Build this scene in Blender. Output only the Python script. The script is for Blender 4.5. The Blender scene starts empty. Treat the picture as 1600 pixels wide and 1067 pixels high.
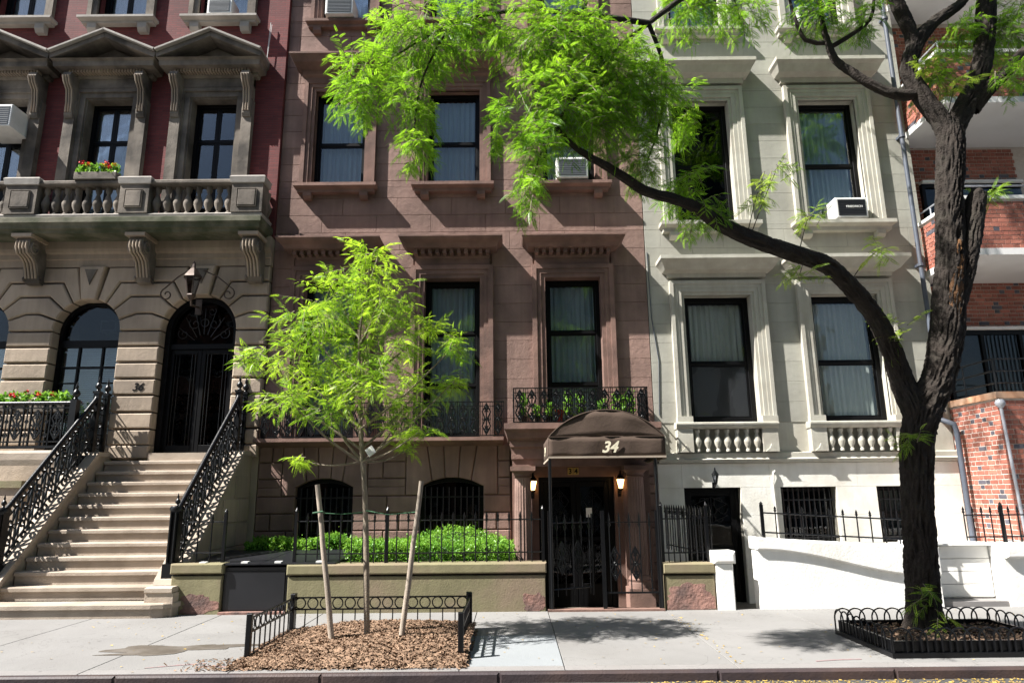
import bpy, math, random
import numpy as np
from mathutils import Vector, Matrix
random.seed(7); rng = np.random.default_rng(7)
S = bpy.context.scene
COL = S.collection
R_ = math.radians
# ------------------------------------------------------------------ camera
cd = bpy.data.cameras.new('camera'); cam = bpy.data.objects.new('camera', cd); COL.objects.link(cam)
S.camera = cam
cd.sensor_width = 36; cd.lens = 24.0; cd.clip_start = .1; cd.clip_end = 800
th, ro = R_(12.65), R_(.55)
Fw = Vector((0, math.cos(th), math.sin(th))); U0 = Vector((0, -math.sin(th), math.cos(th))); X0 = Vector((1, 0, 0))
Rt = X0*math.cos(ro)-U0*math.sin(ro); Up = U0*math.cos(ro)+X0*math.sin(ro)
cam.matrix_world = Matrix(((Rt.x, Up.x, -Fw.x, 0), (Rt.y, Up.y, -Fw.y, -13.5), (Rt.z, Up.z, -Fw.z, 1.7), (0, 0, 0, 1)))
# ------------------------------------------------------------------ world, sun, exposure
SUN = Vector((3.2, 1.16, -3.9)).normalized()
w = bpy.data.worlds.new('World'); S.world = w; w.use_nodes = True
nt = w.node_tree
sky = nt.nodes.new('ShaderNodeTexSky'); sky.sky_type = 'NISHITA'; sky.sun_disc = False
sky.sun_elevation = math.asin(-SUN.z); sky.sun_rotation = math.atan2(-SUN.x, -SUN.y)
sky.air_density = 1.0; sky.dust_density = 1.0; sky.ozone_density = 1.0
bg = nt.nodes['Background']; bg.inputs[1].default_value = .05
nt.links.new(sky.outputs[0], bg.inputs[0])
sl = bpy.data.lights.new('sun', 'SUN'); sl.energy = 5.0; sl.angle = R_(.53); sl.color = (1, .965, .915)
so = bpy.data.objects.new('sun', sl); COL.objects.link(so); so.location = (-30, -10, 40)
so.rotation_euler = SUN.to_track_quat('-Z', 'Y').to_euler()
S.view_settings.view_transform = 'Standard'; S.view_settings.look = 'None'
S.view_settings.exposure = 1.68; S.view_settings.gamma = 1
# ------------------------------------------------------------------ materials
def mat(name, col, var=.12, rough=.8, sc=3., bump=.15, bsc=40., streak=0., dirt=None, dirtamt=.4, dsc=1.2, rnd=.2, spec=.3, metal=0., dthr=.5):
    m = bpy.data.materials.new(name); m.use_nodes = True
    n = m.node_tree.nodes; L = m.node_tree.links; b = n['Principled BSDF']
    b.inputs['Roughness'].default_value = rough; b.inputs['Metallic'].default_value = metal
    b.inputs['Specular IOR Level'].default_value = spec
    geo = n.new('ShaderNodeNewGeometry'); oi = n.new('ShaderNodeObjectInfo')
    def noise(scale, vec=None, det=4):
        t = n.new('ShaderNodeTexNoise'); t.inputs['Scale'].default_value = scale; t.inputs['Detail'].default_value = det
        L.new(vec or geo.outputs['Position'], t.inputs['Vector']); return t.outputs['Fac']
    def mth(op, a, c, cl=False):
        t = n.new('ShaderNodeMath'); t.operation = op; t.use_clamp = cl
        for i, v in enumerate((a, c)):
            if isinstance(v, (int, float)): t.inputs[i].default_value = v
            else: L.new(v, t.inputs[i])
        return t.outputs[0]
    # tone: piece-to-piece and cloudy variation
    r = mth('FRACT', mth('ADD', oi.outputs['Random'], geo.outputs['Random Per Island']), 0)
    tone = mth('ADD', mth('MULTIPLY', mth('SUBTRACT', r, .5), rnd*2), mth('MULTIPLY', mth('SUBTRACT', noise(sc), .5), var*4))
    if streak:
        mp = n.new('ShaderNodeMapping'); mp.inputs['Scale'].default_value = (9, 9, .55)
        L.new(geo.outputs['Position'], mp.inputs[0])
        tone = mth('ADD', tone, mth('MULTIPLY', mth('SUBTRACT', noise(1., mp.outputs[0], 4), .55), streak*4))
    tone = mth('ADD', tone, 1.0)
    vm = n.new('ShaderNodeVectorMath'); vm.operation = 'SCALE'; vm.inputs[0].default_value = col[:3]
    L.new(tone, vm.inputs['Scale']); out = vm.outputs[0]
    if dirt:
        mx = n.new('ShaderNodeMix'); mx.data_type = 'RGBA'
        mr = n.new('ShaderNodeMapRange'); mr.inputs[1].default_value = dthr-.08; mr.inputs[2].default_value = dthr+.17; mr.inputs[4].default_value = dirtamt
        L.new(noise(dsc, None, 6), mr.inputs[0]); L.new(mr.outputs[0], mx.inputs[0])
        L.new(out, mx.inputs[6]); mx.inputs[7].default_value = (*dirt, 1); out = mx.outputs[2]
    L.new(out, b.inputs['Base Color'])
    if bump:
        bp = n.new('ShaderNodeBump'); bp.inputs['Strength'].default_value = bump; bp.inputs['Distance'].default_value = .02
        L.new(mth('ADD', noise(bsc, None, 3), mth('MULTIPLY', noise(bsc*.16, None, 2), 1.2)), bp.inputs['Height']); L.new(bp.outputs[0], b.inputs['Normal'])
    return m
def emat(name, col, st):
    m = bpy.data.materials.new(name); m.use_nodes = True; b = m.node_tree.nodes['Principled BSDF']
    b.inputs['Base Color'].default_value = (*col, 1); b.inputs['Emission Color'].default_value = (*col, 1); b.inputs['Emission Strength'].default_value = st
    return m
def glassmat(name, tint, mul=1.):
    m = bpy.data.materials.new(name); m.use_nodes = True; n = m.node_tree.nodes; L = m.node_tree.links
    n.remove(n['Principled BSDF']); o = n['Material Output']
    tr = n.new('ShaderNodeBsdfTransparent'); tr.inputs[0].default_value = (*tint, 1)
    gl = n.new('ShaderNodeBsdfGlossy'); gl.inputs['Roughness'].default_value = .015
    geo = n.new('ShaderNodeNewGeometry'); nz = n.new('ShaderNodeTexNoise'); nz.inputs['Scale'].default_value = 1.3
    L.new(geo.outputs['Position'], nz.inputs['Vector'])
    bp = n.new('ShaderNodeBump'); bp.inputs['Strength'].default_value = .2; bp.inputs['Distance'].default_value = .05
    L.new(nz.outputs[0], bp.inputs['Height']); L.new(bp.outputs[0], gl.inputs['Normal'])
    fr = n.new('ShaderNodeFresnel'); fr.inputs[0].default_value = 1.55
    mm = n.new('ShaderNodeMath'); mm.operation = 'MULTIPLY_ADD'; mm.use_clamp = True; mm.inputs[1].default_value = mul; mm.inputs[2].default_value = .02
    L.new(fr.outputs[0], mm.inputs[0])
    mx = n.new('ShaderNodeMixShader'); L.new(mm.outputs[0], mx.inputs[0]); L.new(tr.outputs[0], mx.inputs[1]); L.new(gl.outputs[0], mx.inputs[2])
    L.new(mx.outputs[0], o.inputs[0]); return m
def leafmat(name, c1, c2, trans=.5):
    m = bpy.data.materials.new(name); m.use_nodes = True; n = m.node_tree.nodes; L = m.node_tree.links
    n.remove(n['Principled BSDF']); o = n['Material Output']; geo = n.new('ShaderNodeNewGeometry')
    nz = n.new('ShaderNodeTexNoise'); nz.inputs['Scale'].default_value = 1.7; L.new(geo.outputs['Position'], nz.inputs['Vector'])
    ad = n.new('ShaderNodeMath'); ad.operation = 'MULTIPLY_ADD'; ad.inputs[1].default_value = .55; L.new(geo.outputs['Random Per Island'], ad.inputs[0])
    sb = n.new('ShaderNodeMath'); sb.operation = 'MULTIPLY_ADD'; sb.inputs[1].default_value = 1.6; sb.inputs[2].default_value = -.58; L.new(nz.outputs[0], sb.inputs[0]); L.new(sb.outputs[0], ad.inputs[2])
    cr = n.new('ShaderNodeValToRGB'); cr.color_ramp.elements[0].color = (*c1, 1); cr.color_ramp.elements[1].color = (*c2, 1); L.new(ad.outputs[0], cr.inputs[0])
    pb = n.new('ShaderNodeBsdfPrincipled'); pb.inputs['Roughness'].default_value = .42; pb.inputs['Specular IOR Level'].default_value = .35; L.new(cr.outputs[0], pb.inputs['Base Color'])
    tl = n.new('ShaderNodeBsdfTranslucent'); hs = n.new('ShaderNodeHueSaturation'); hs.inputs['Value'].default_value = 1.5; hs.inputs['Hue'].default_value = .485; L.new(cr.outputs[0], hs.inputs['Color']); L.new(hs.outputs[0], tl.inputs[0])
    mx = n.new('ShaderNodeMixShader'); mx.inputs[0].default_value = trans; L.new(pb.outputs[0], mx.inputs[1]); L.new(tl.outputs[0], mx.inputs[2]); L.new(mx.outputs[0], o.inputs[0])
    return m
def brickmat(name, c1, c2, mortar, bw=.2, rh=.068, ms=.007):
    m = mat(name, c1, bump=0); n = m.node_tree.nodes; L = m.node_tree.links; b = n['Principled BSDF']
    geo = n.new('ShaderNodeNewGeometry'); sp = n.new('ShaderNodeSeparateXYZ'); cb = n.new('ShaderNodeCombineXYZ'); L.new(geo.outputs['Position'], sp.inputs[0])
    a = n.new('ShaderNodeMath'); L.new(sp.outputs[0], a.inputs[0]); L.new(sp.outputs[1], a.inputs[1]); L.new(a.outputs[0], cb.inputs[0]); L.new(sp.outputs[2], cb.inputs[1])
    bt = n.new('ShaderNodeTexBrick'); L.new(cb.outputs[0], bt.inputs[0])
    for i, v in (('Scale', 1.), ('Mortar Size', ms), ('Brick Width', bw), ('Row Height', rh), ('Mortar Smooth', .2), ('Bias', -.1)): bt.inputs[i].default_value = v
    bt.inputs['Color1'].default_value = (*c1, 1); bt.inputs['Color2'].default_value = (*c2, 1); bt.inputs['Mortar'].default_value = (*mortar, 1)
    nz = n.new('ShaderNodeTexNoise'); nz.inputs['Scale'].default_value = .9; nz.inputs['Detail'].default_value = 7; L.new(geo.outputs['Position'], nz.inputs['Vector'])
    mr = n.new('ShaderNodeMapRange'); mr.inputs[1].default_value = .3; mr.inputs[2].default_value = .7; mr.inputs[3].default_value = .7; mr.inputs[4].default_value = 1.25; L.new(nz.outputs[0], mr.inputs[0])
    vm = n.new('ShaderNodeVectorMath'); vm.operation = 'SCALE'; L.new(bt.outputs[0], vm.inputs[0]); L.new(mr.outputs[0], vm.inputs['Scale']); L.new(vm.outputs[0], b.inputs['Base Color'])
    bp = n.new('ShaderNodeBump'); bp.inputs['Strength'].default_value = .5; bp.inputs['Distance'].default_value = .008; bp.invert = True
    L.new(bt.outputs['Fac'], bp.inputs['Height']); L.new(bp.outputs[0], b.inputs['Normal']); return m
M = {}
M['brown'] = mat('brownstone', (.24, .155, .128), .14, .87, 2.2, .4, 60, .13, (.11, .07, .058), .6, 1.3, .13)
M['browntrim'] = mat('brownstone_trim', (.20, .12, .096), .14, .85, 4., .25, 60, .06, (.06, .042, .036), .65, 1.6, .1)
M['tan'] = mat('tan_sandstone', (.37, .296, .225), .12, .85, 2., .3, 60, .12, (.11, .09, .074), .55, 1., .12)
M['tandark'] = mat('weathered_sandstone', (.185, .158, .13), .2, .88, 3., .3, 50, .14, (.028, .025, .022), .8, 1.7, .08)
M['mossy'] = mat('mossy_stone', (.16, .15, .11), .2, .9, 3., .3, 50, .12, (.035, .045, .02), .85, 2., .05, dthr=.45)
M['sillw'] = mat('pale_sill_stone', (.33, .305, .275), .1, .85, 3., .2, 60, .05, (.2, .18, .16), .5, 2., .05)
M['brickr'] = brickmat('dark_red_brick', (.15, .034, .032), (.10, .025, .025), (.09, .035, .033), .21, .055, .006)
M['pale'] = mat('painted_pale_stone', (.345, .337, .292), .09, .82, 1.6, .18, 60, .06, (.24, .23, .2), .6, 1.1, .05)
M['paletrim'] = mat('pale_stone_trim', (.41, .395, .34), .07, .8, 3., .15, 60, .09, (.3, .27, .22), .5, 2., .05)
M['white'] = mat('white_masonry_paint', (.70, .69, .64), .05, .7, 1.5, .2, 30, .06, (.5, .47, .4), .5, 1.9, .03)
M['whitew'] = mat('white_wall_paint', (.76, .75, .72), .04, .65, 1.5, .2, 25, .04, (.6, .57, .5), .45, 2.3, .02, dthr=.55)
M['step'] = mat('step_stone', (.37, .31, .25), .1, .85, 3., .25, 60, .0, (.19, .15, .115), .5, 2.2, .08)
M['algae'] = mat('algae_stained_stone', (.18, .162, .092), .14, .85, 1.8, .2, 50, .08, (.22, .15, .12), .6, 1.3, .06, dthr=.53)
M['spall'] = mat('bare_pink_stone', (.24, .135, .11), .2, .95, 9., .6, 26, 0, (.075, .06, .058), .9, 3.)
M['iron'] = mat('black_iron_paint', (.003, .0033, .0042), .1, .34, 6., .12, 50, 0, None, rnd=.05, spec=.35)
M['black'] = mat('black_window_paint', (.003, .003, .0035), .1, .45, 6., .05, 50, 0, None, rnd=.05, spec=.15)
M['steelblk'] = mat('black_steel_sheet', (.009, .0095, .012), .2, .36, 2., .06, 12, 0, (.02, .02, .023), .4, 1.5, 0, spec=.5)
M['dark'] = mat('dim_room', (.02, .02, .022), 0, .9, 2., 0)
M['curt'] = mat('sheer_curtain', (.34, .41, .45), .05, .9, 2., 0, rnd=.05)
M['curtw'] = mat('white_pleated_curtain', (.62, .62, .56), .05, .9, 2., 0, rnd=.03)
M['screen'] = mat('insect_screen', (.12, .11, .115), .03, .9, 2., 0)
M['glass'] = glassmat('window_glass', (.92, .95, .96), .65)
M['glassd'] = glassmat('dark_window_glass', (.4, .43, .45), .3)
M['fabric'] = mat('brown_canvas', (.068, .049, .039), .16, .97, 3., .2, 160, .0, (.085, .062, .05), .5, 2.2, 0, spec=.1)
M['hem'] = mat('canvas_hem', (.30, .25, .2), .1, .9, 3., .1, 160)
M['cream'] = mat('cream_print', (.72, .66, .5), .02, .8, 3., 0)
M['gold'] = mat('gilt_number', (.62, .42, .12), .05, .35, 3., 0, metal=.7)
M['acw'] = mat('off_white_casing', (.66, .66, .64), .06, .5, 3., 0, 40, 0, (.4, .39, .36), .35, 4., .05)
M['acg'] = mat('grey_grille', (.13, .14, .15), .05, .5, 3., 0)
M['acd'] = mat('dark_grille', (.03, .03, .033), .05, .5, 3., 0)
M['conc'] = mat('sidewalk_concrete', (.185, .18, .174), .07, .88, 1.3, .2, 70, 0, (.13, .122, .113), .35, .8, .05, dthr=.54)
M['concb'] = mat('new_concrete_patch', (.215, .228, .237), .05, .85, 1.3, .2, 70, 0, (.18, .19, .2), .3, .9, .02)
M['stain'] = mat('stain_and_shade', (.10, .085, .068), .1, .5, 3., .1, 60, 0, (.15, .135, .12), .7, 3.)
M['asph'] = mat('asphalt', (.055, .053, .052), .1, .9, 3., .5, 90, 0, (.08, .078, .075), .4, 1.)
M['kerb'] = mat('steel_faced_kerb', (.035, .026, .028), .15, .6, 3., .2, 50, 0, (.08, .05, .04), .5, 2., .1)
M['kerbtop'] = mat('kerb_concrete', (.19, .18, .175), .08, .88, 2., .2, 60, 0, (.17, .16, .15), .4, 1.5, .06)
M['soil'] = mat('dark_soil', (.045, .033, .025), .3, .95, 9., .8, 40, 0, (.1, .08, .06), .5, 9.)
M['mulch'] = mat('wood_mulch', (.2, .13, .085), .2, .95, 12., .5, 60, 0, (.12, .07, .045), .4, 8., .35)
M['stakew'] = mat('weathered_stake_wood', (.28, .235, .19), .12, .85, 5., .2, 50, .3, None)
M['bark'] = mat('locust_bark', (.024, .0185, .015), .25, .95, 7., 1., 45, 0, (.04, .036, .028), .5, 5., 0, dthr=.55)
M['barkp'] = mat('young_bark', (.20, .165, .125), .15, .9, 9., .4, 60, 0, (.12, .1, .08), .5, 12.)
M['wound'] = mat('peeled_bark_wound', (.15, .075, .033), .3, .95, 9., 1., 30, 0, (.03, .018, .012), .8, 9.)
M['leaf'] = leafmat('locust_leaf', (.04, .145, .006), (.22, .43, .022), .52)
M['leafs'] = leafmat('young_locust_leaf', (.06, .19, .01), (.36, .56, .035), .55)
M['leafy'] = leafmat('new_growth_leaf', (.07, .2, .015), (.3, .42, .04), .5)
M['leafo'] = leafmat('far_tree_leaf', (.03, .09, .012), (.10, .2, .03), .4)
M['box'] = leafmat('boxwood_leaf', (.06, .19, .015), (.22, .42, .05), .35)
M['boxcore'] = mat('hedge_dark_core', (.02, .035, .01), .3, .95, 20., .5, 40)
M['red'] = mat('red_petal', (.65, .02, .025), .2, .6, 20., 0)
M['yellowp'] = mat('yellow_petal', (.75, .5, .03), .1, .6, 20., 0)
M['pot'] = mat('red_plastic_pot', (.42, .05, .035), .1, .6, 9., 0)
M['mort'] = mat('pale_mortar', (.52, .46, .41), .1, .95, 9., .4, 80)
M['brick'] = mat('orange_red_brick', (.29, .11, .078), .12, .85, 9., .3, 90, 0, (.2, .05, .035), .4, 3., .3)
M['brickb'] = mat('blue_black_header_brick', (.075, .07, .085), .1, .7, 9., .2, 90, rnd=.3)
M['coping'] = mat('terracotta_coping', (.40, .2, .11), .15, .85, 4., .2, 60, 0, (.5, .42, .33), .6, 2.)
M['slab'] = mat('painted_balcony_soffit', (.62, .61, .6), .04, .8, 1.2, .08, 50, 0, (.45, .43, .4), .4, .9)
M['alu'] = mat('grey_painted_pipe', (.30, .31, .34), .06, .4, 4., .03, 50, metal=.2)
M['pipe'] = mat('blue_grey_drainpipe', (.06, .07, .09), .12, .5, 4., .1, 50, 0, (.06, .06, .07), .4, 3.)
M['bulb'] = emat('lit_lantern_glass', (1., .55, .18), 3.5)
M['bulbs'] = emat('warm_interior_bulb', (1., .5, .12), 5.)
M['lantg'] = glassmat('lantern_glass', (.6, .62, .65))
M['copper'] = mat('dark_bronze', (.07, .05, .04), .2, .5, 9., .1, 50, metal=.4)
M['paper'] = mat('white_paper', (.75, .75, .73), .02, .7, 5., 0)
M['green'] = mat('green_tie', (.03, .09, .045), .1, .7, 5., 0)
M['debris'] = mat('fallen_yellow_leaflets', (.36, .24, .06), .3, .9, 20., 0, rnd=.4)
M['spray'] = mat('faded_pink_spray', (.235, .15, .15), .1, .9, 9., .1, 60, 0, (.19, .18, .175), .9, 14., 0, dthr=.48)
M['oppl'] = mat('opposite_limestone', (.50, .48, .44), .06, .85, 1., .1, 40, .05)
M['oppb'] = mat('opposite_brick', (.26, .13, .09), .08, .85, 1., .1, 40, .05)
def gum(m):
    n = m.node_tree.nodes; L = m.node_tree.links; b = n['Principled BSDF']; src = b.inputs['Base Color'].links[0].from_socket
    geo = n.new('ShaderNodeNewGeometry'); v = n.new('ShaderNodeTexVoronoi'); v.inputs['Scale'].default_value = 2.6; L.new(geo.outputs['Position'], v.inputs['Vector'])
    mr = n.new('ShaderNodeMapRange'); mr.inputs[1].default_value = .045; mr.inputs[2].default_value = .075; mr.inputs[3].default_value = .55; mr.inputs[4].default_value = 0; L.new(v.outputs['Distance'], mr.inputs[0])
    w2 = n.new('ShaderNodeTexNoise'); w2.inputs['Scale'].default_value = 1.1; w2.inputs['Detail'].default_value = 8; w2.inputs['Distortion'].default_value = 1.5; L.new(geo.outputs['Position'], w2.inputs['Vector'])
    ab = n.new('ShaderNodeMath'); ab.operation = 'COMPARE'; ab.inputs[1].default_value = .5; ab.inputs[2].default_value = .0022; L.new(w2.outputs[0], ab.inputs[0])
    mc = n.new('ShaderNodeMath'); mc.operation = 'MULTIPLY'; mc.inputs[1].default_value = .4; L.new(ab.outputs[0], mc.inputs[0])
    ad = n.new('ShaderNodeMath'); ad.operation = 'MAXIMUM'; L.new(mr.outputs[0], ad.inputs[0]); L.new(mc.outputs[0], ad.inputs[1])
    mx = n.new('ShaderNodeMix'); mx.data_type = 'RGBA'; L.new(ad.outputs[0], mx.inputs[0]); L.new(src, mx.inputs[6]); mx.inputs[7].default_value = (.055, .05, .047, 1); L.new(mx.outputs[2], b.inputs['Base Color'])
gum(M['conc']); gum(M['kerbtop'])
# ------------------------------------------------------------------ mesh helpers
W = {}
def mk(name, me, m, parent, loc, rot=None, scale=None):
    o = bpy.data.objects.new(name, me); COL.objects.link(o)
    if m is not None and me is not None and not me.materials: me.materials.append(M[m] if isinstance(m, str) else m)
    W[o.name] = Vector(loc)
    if parent is not None:
        o.parent = parent; o.location = Vector(loc)-W[parent.name]
    else: o.location = loc
    if rot: o.rotation_euler = rot
    if scale: o.scale = scale
    return o
def tag(o, label=None, cat=None, group=None, kind=None):
    for k, v in (('label', label), ('category', cat), ('group', group), ('kind', kind)):
        if v: o[k] = v
    return o
def thing(name, label, cat, loc, group=None):
    return tag(mk(name, None, None, None, loc), label, cat, group)
def offset(poly, g):
    n = len(poly); out = []
    ar = sum(poly[i][0]*poly[(i+1) % n][1]-poly[(i+1) % n][0]*poly[i][1] for i in range(n)); s = 1 if ar > 0 else -1
    for i in range(n):
        p0, p1, p2 = poly[i-1], poly[i], poly[(i+1) % n]
        d1 = (p1[0]-p0[0], p1[1]-p0[1]); d2 = (p2[0]-p1[0], p2[1]-p1[1]); l1 = math.hypot(*d1) or 1e-6; l2 = math.hypot(*d2) or 1e-6
        n1 = (-d1[1]/l1*s, d1[0]/l1*s); n2 = (-d2[1]/l2*s, d2[0]/l2*s)
        k = 1+n1[0]*n2[0]+n1[1]*n2[1]; k = max(k, .3)
        out.append((p1[0]+(n1[0]+n2[0])/k*g, p1[1]+(n1[1]+n2[1])/k*g))
    return out
class MB:
    def __init__(s): s.v = []; s.f = []
    def add(s, vs, fs):
        b = len(s.v); s.v += [tuple(q) for q in vs]; s.f += [tuple(b+i for i in f) for f in fs]; return s
    def box(s, x0, x1, y0, y1, z0, z1):
        return s.add([(x0, y0, z0), (x1, y0, z0), (x1, y1, z0), (x0, y1, z0), (x0, y0, z1), (x1, y0, z1), (x1, y1, z1), (x0, y1, z1)],
                     [(0, 3, 2, 1), (4, 5, 6, 7), (0, 1, 5, 4), (1, 2, 6, 5), (2, 3, 7, 6), (3, 0, 4, 7)])
    def cbox(s, x0, x1, y0, y1, z0, z1, c=.012):
        P = offset([(x0, z0), (x1, z0), (x1, z1), (x0, z1)], 0); Q = offset(P, c)
        rings = [[(a, y1-c, b) for a, b in P]]
        lay = [(Q, y0), (P, y0+c), (P, y1-c), (Q, y1)]
        vs = [(a, y, b) for poly, y in lay for a, b in poly]; fs = [(0, 1, 2, 3), (15, 14, 13, 12)]
        for k in range(3):
            for i in range(4):
                j = (i+1) % 4; fs.append((k*4+j, k*4+i, (k+1)*4+i, (k+1)*4+j))
        return s.add(vs, fs)
    def ext(s, poly, a0, a1, ax='y', g=0., c=0.):
        # polygon extruded along an axis, front (a0) edge chamfered by c, inset by g
        if ax == 'y': T = lambda p, a: (p[0], a, p[1])
        elif ax == 'x': T = lambda p, a: (a, p[0], p[1])
        else: T = lambda p, a: (p[0], p[1], a)
        n = len(poly); P = offset(poly, g) if g else list(poly)
        lay = [(P, a1), (P, a0+c if a1 > a0 else a0-c)]
        if c: lay.append((offset(P, c), a0))
        vs = [T(p, a) for pl, a in lay for p in pl]; fs = [tuple(range(n)), tuple(reversed(range((len(lay)-1)*n, len(lay)*n)))]
        for k in range(len(lay)-1):
            for i in range(n): j = (i+1) % n; fs.append((k*n+j, k*n+i, (k+1)*n+i, (k+1)*n+j))
        return s.add(vs, fs)
    def tube(s, pts, r, seg=6, cap=True, flat=1.):
        pts = [Vector(p) for p in pts]; n = len(pts); rs = r if hasattr(r, '__len__') else [r]*n
        vs = []; fs = []; prev = None
        for i, p in enumerate(pts):
            t = (pts[min(i+1, n-1)]-pts[max(i-1, 0)]); t = t.normalized() if t.length else Vector((0, 0, 1))
            if prev is None:
                a = Vector((0, 1, 0)) if abs(t.y) < .9 else Vector((1, 0, 0)); u = t.cross(a).normalized()
            else: u = (prev-t*prev.dot(t)).normalized()
            prev = u; v = t.cross(u)
            for k in range(seg):
                an = 2*math.pi*(k+.5)/seg; vs.append(p+(u*math.cos(an)+v*math.sin(an))*rs[i])
        for i in range(n-1):
            for k in range(seg):
                j = (k+1) % seg; fs.append((i*seg+k, i*seg+j, (i+1)*seg+j, (i+1)*seg+k))
        if cap: fs += [tuple(reversed(range(seg))), tuple(range((n-1)*seg, n*seg))]
        return s.add(vs, fs)
    def ring(s, c, r, t, seg=16, ts=5, ax='y'):
        vs = []; fs = []
        for i in range(seg):
            a = 2*math.pi*i/seg
            for k in range(ts):
                b = 2*math.pi*k/ts; q = r+t*math.cos(b); h = t*math.sin(b)
                d = (q*math.cos(a), q*math.sin(a))
                vs.append((c[0]+d[0], c[1]+h, c[2]+d[1]) if ax == 'y' else (c[0]+h, c[1]+d[0], c[2]+d[1]))
        for i in range(seg):
            for k in range(ts):
                fs.append((i*ts+k, i*ts+(k+1) % ts, ((i+1) % seg)*ts+(k+1) % ts, ((i+1) % seg)*ts+k))
        return s.add(vs, fs)
    def lathe(s, prof, cx=0, cy=0, seg=12, flute=0., nfl=0):
        vs = []; n = len(prof); fs = []
        for r, z in prof:
            for k in range(seg):
                a = 2*math.pi*k/seg; q = r*(1-flute*(k % 2)) if flute and r > 0 else r
                vs.append((cx+q*math.cos(a), cy+q*math.sin(a), z))
        for i in range(n-1):
            for k in range(seg): j = (k+1) % seg; fs.append((i*seg+k, i*seg+j, (i+1)*seg+j, (i+1)*seg+k))
        fs += [tuple(reversed(range(seg))), tuple(range((n-1)*seg, n*seg))]
        return s.add(vs, fs)
    def mould(s, x0, x1, y0, prof, ks=1., yb=.04, left=1, right=1):
        # prof: (projection, z) from bottom to top, mitred returns at the two ends
        vs = []; fs = []
        for p, z in prof:
            a = x0-p*ks*left; b = x1+p*ks*right
            vs += [(a, y0+yb, z), (a, y0-p, z), (b, y0-p, z), (b, y0+yb, z)]
        for i in range(len(prof)-1):
            for k in range(3): fs.append((i*4+k, i*4+k+1, i*4+k+5, i*4+k+4))
            fs.append((i*4+3, i*4, i*4+4, i*4+7))
        m = (len(prof)-1)*4; fs += [(3, 2, 1, 0), (m, m+1, m+2, m+3)]
        return s.add(vs, fs)
    def mesh(s, name, smooth=None, org=None):
        me = bpy.data.meshes.new(name)
        vs = s.v if org is None else [(a-org[0], b-org[1], c-org[2]) for a, b, c in s.v]
        me.from_pydata(vs, [], s.f); me.validate()
        if smooth:
            me.polygons.foreach_set('use_smooth', [True]*len(me.polygons)); me.set_sharp_from_angle(angle=R_(smooth))
        me.update(); return me
    def build(s, name, m, parent=None, smooth=None):
        a = np.array(s.v); lo = a.min(0); hi = a.max(0); c = ((lo[0]+hi[0])/2, (lo[1]+hi[1])/2, lo[2])
        return mk(name, s.mesh(name, smooth, c), m, parent, c)
def npmesh(name, V, Q, m, parent, org):
    me = bpy.data.meshes.new(name); V = np.asarray(V, dtype=np.float32)-np.array(org, dtype=np.float32); k = Q.shape[1]
    me.vertices.add(len(V)); me.vertices.foreach_set('co', V.ravel())
    me.loops.add(Q.size); me.loops.foreach_set('vertex_index', Q.ravel().astype(np.int32))
    me.polygons.add(len(Q)); me.polygons.foreach_set('loop_start', np.arange(0, Q.size, k, dtype=np.int32)); me.polygons.foreach_set('loop_total', np.full(len(Q), k, dtype=np.int32))
    me.update(calc_edges=True); me.validate()
    return mk(name, me, m, parent, org)
BL = {}
def block(name, x0, x1, z0, z1, yf, dep, ch, m, parent):
    wv, hv = round(x1-x0, 3), round(z1-z0, 3); k = (wv, hv, dep, ch, m)
    if k not in BL:
        b = MB(); b.ext([(-wv/2, 0), (wv/2, 0), (wv/2, hv), (-wv/2, hv)], 0, dep, 'y', 0, ch); BL[k] = b.mesh(name)
    return mk(name, BL[k], m, parent, ((x0+x1)/2, yf, z0))
def ashlar(parent, x0, x1, zs, holes, bw, yf, m, gap=.008, dep=.06, ch=.006, name='stone_block'):
    for ci in range(len(zs)-1):
        cuts = sorted({zs[ci], zs[ci+1]} | {h for H in holes for h in H[2:] if zs[ci]+.03 < h < zs[ci+1]-.03})
        off = (ci % 2)*bw*.5+random.uniform(-.1, .1)*bw
        for a, b in zip(cuts, cuts[1:]):
            iv = [(x0, x1)]
            for H in holes:
                if H[2] < b-.02 and H[3] > a+.02:
                    nv = []
                    for p, q in iv:
                        if H[1] <= p or H[0] >= q: nv.append((p, q)); continue
                        if H[0] > p: nv.append((p, H[0]))
                        if H[1] < q: nv.append((H[1], q))
                    iv = nv
            zt = b-(gap if b == zs[ci+1] else 0)
            for p, q in iv:
                if q-p < .03: continue
                xs = [p]; g = q if q-p < 1.05 and bw > 1 else math.floor((p-off)/bw)*bw+off+bw
                while g < q-.22*bw:
                    if g-xs[-1] > .22*bw: xs.append(g)
                    g += bw
                xs.append(q)
                for u, v in zip(xs, xs[1:]): block(name, u+gap/2, v-gap/2, a, zt, yf, dep, ch, m, parent)
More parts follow.
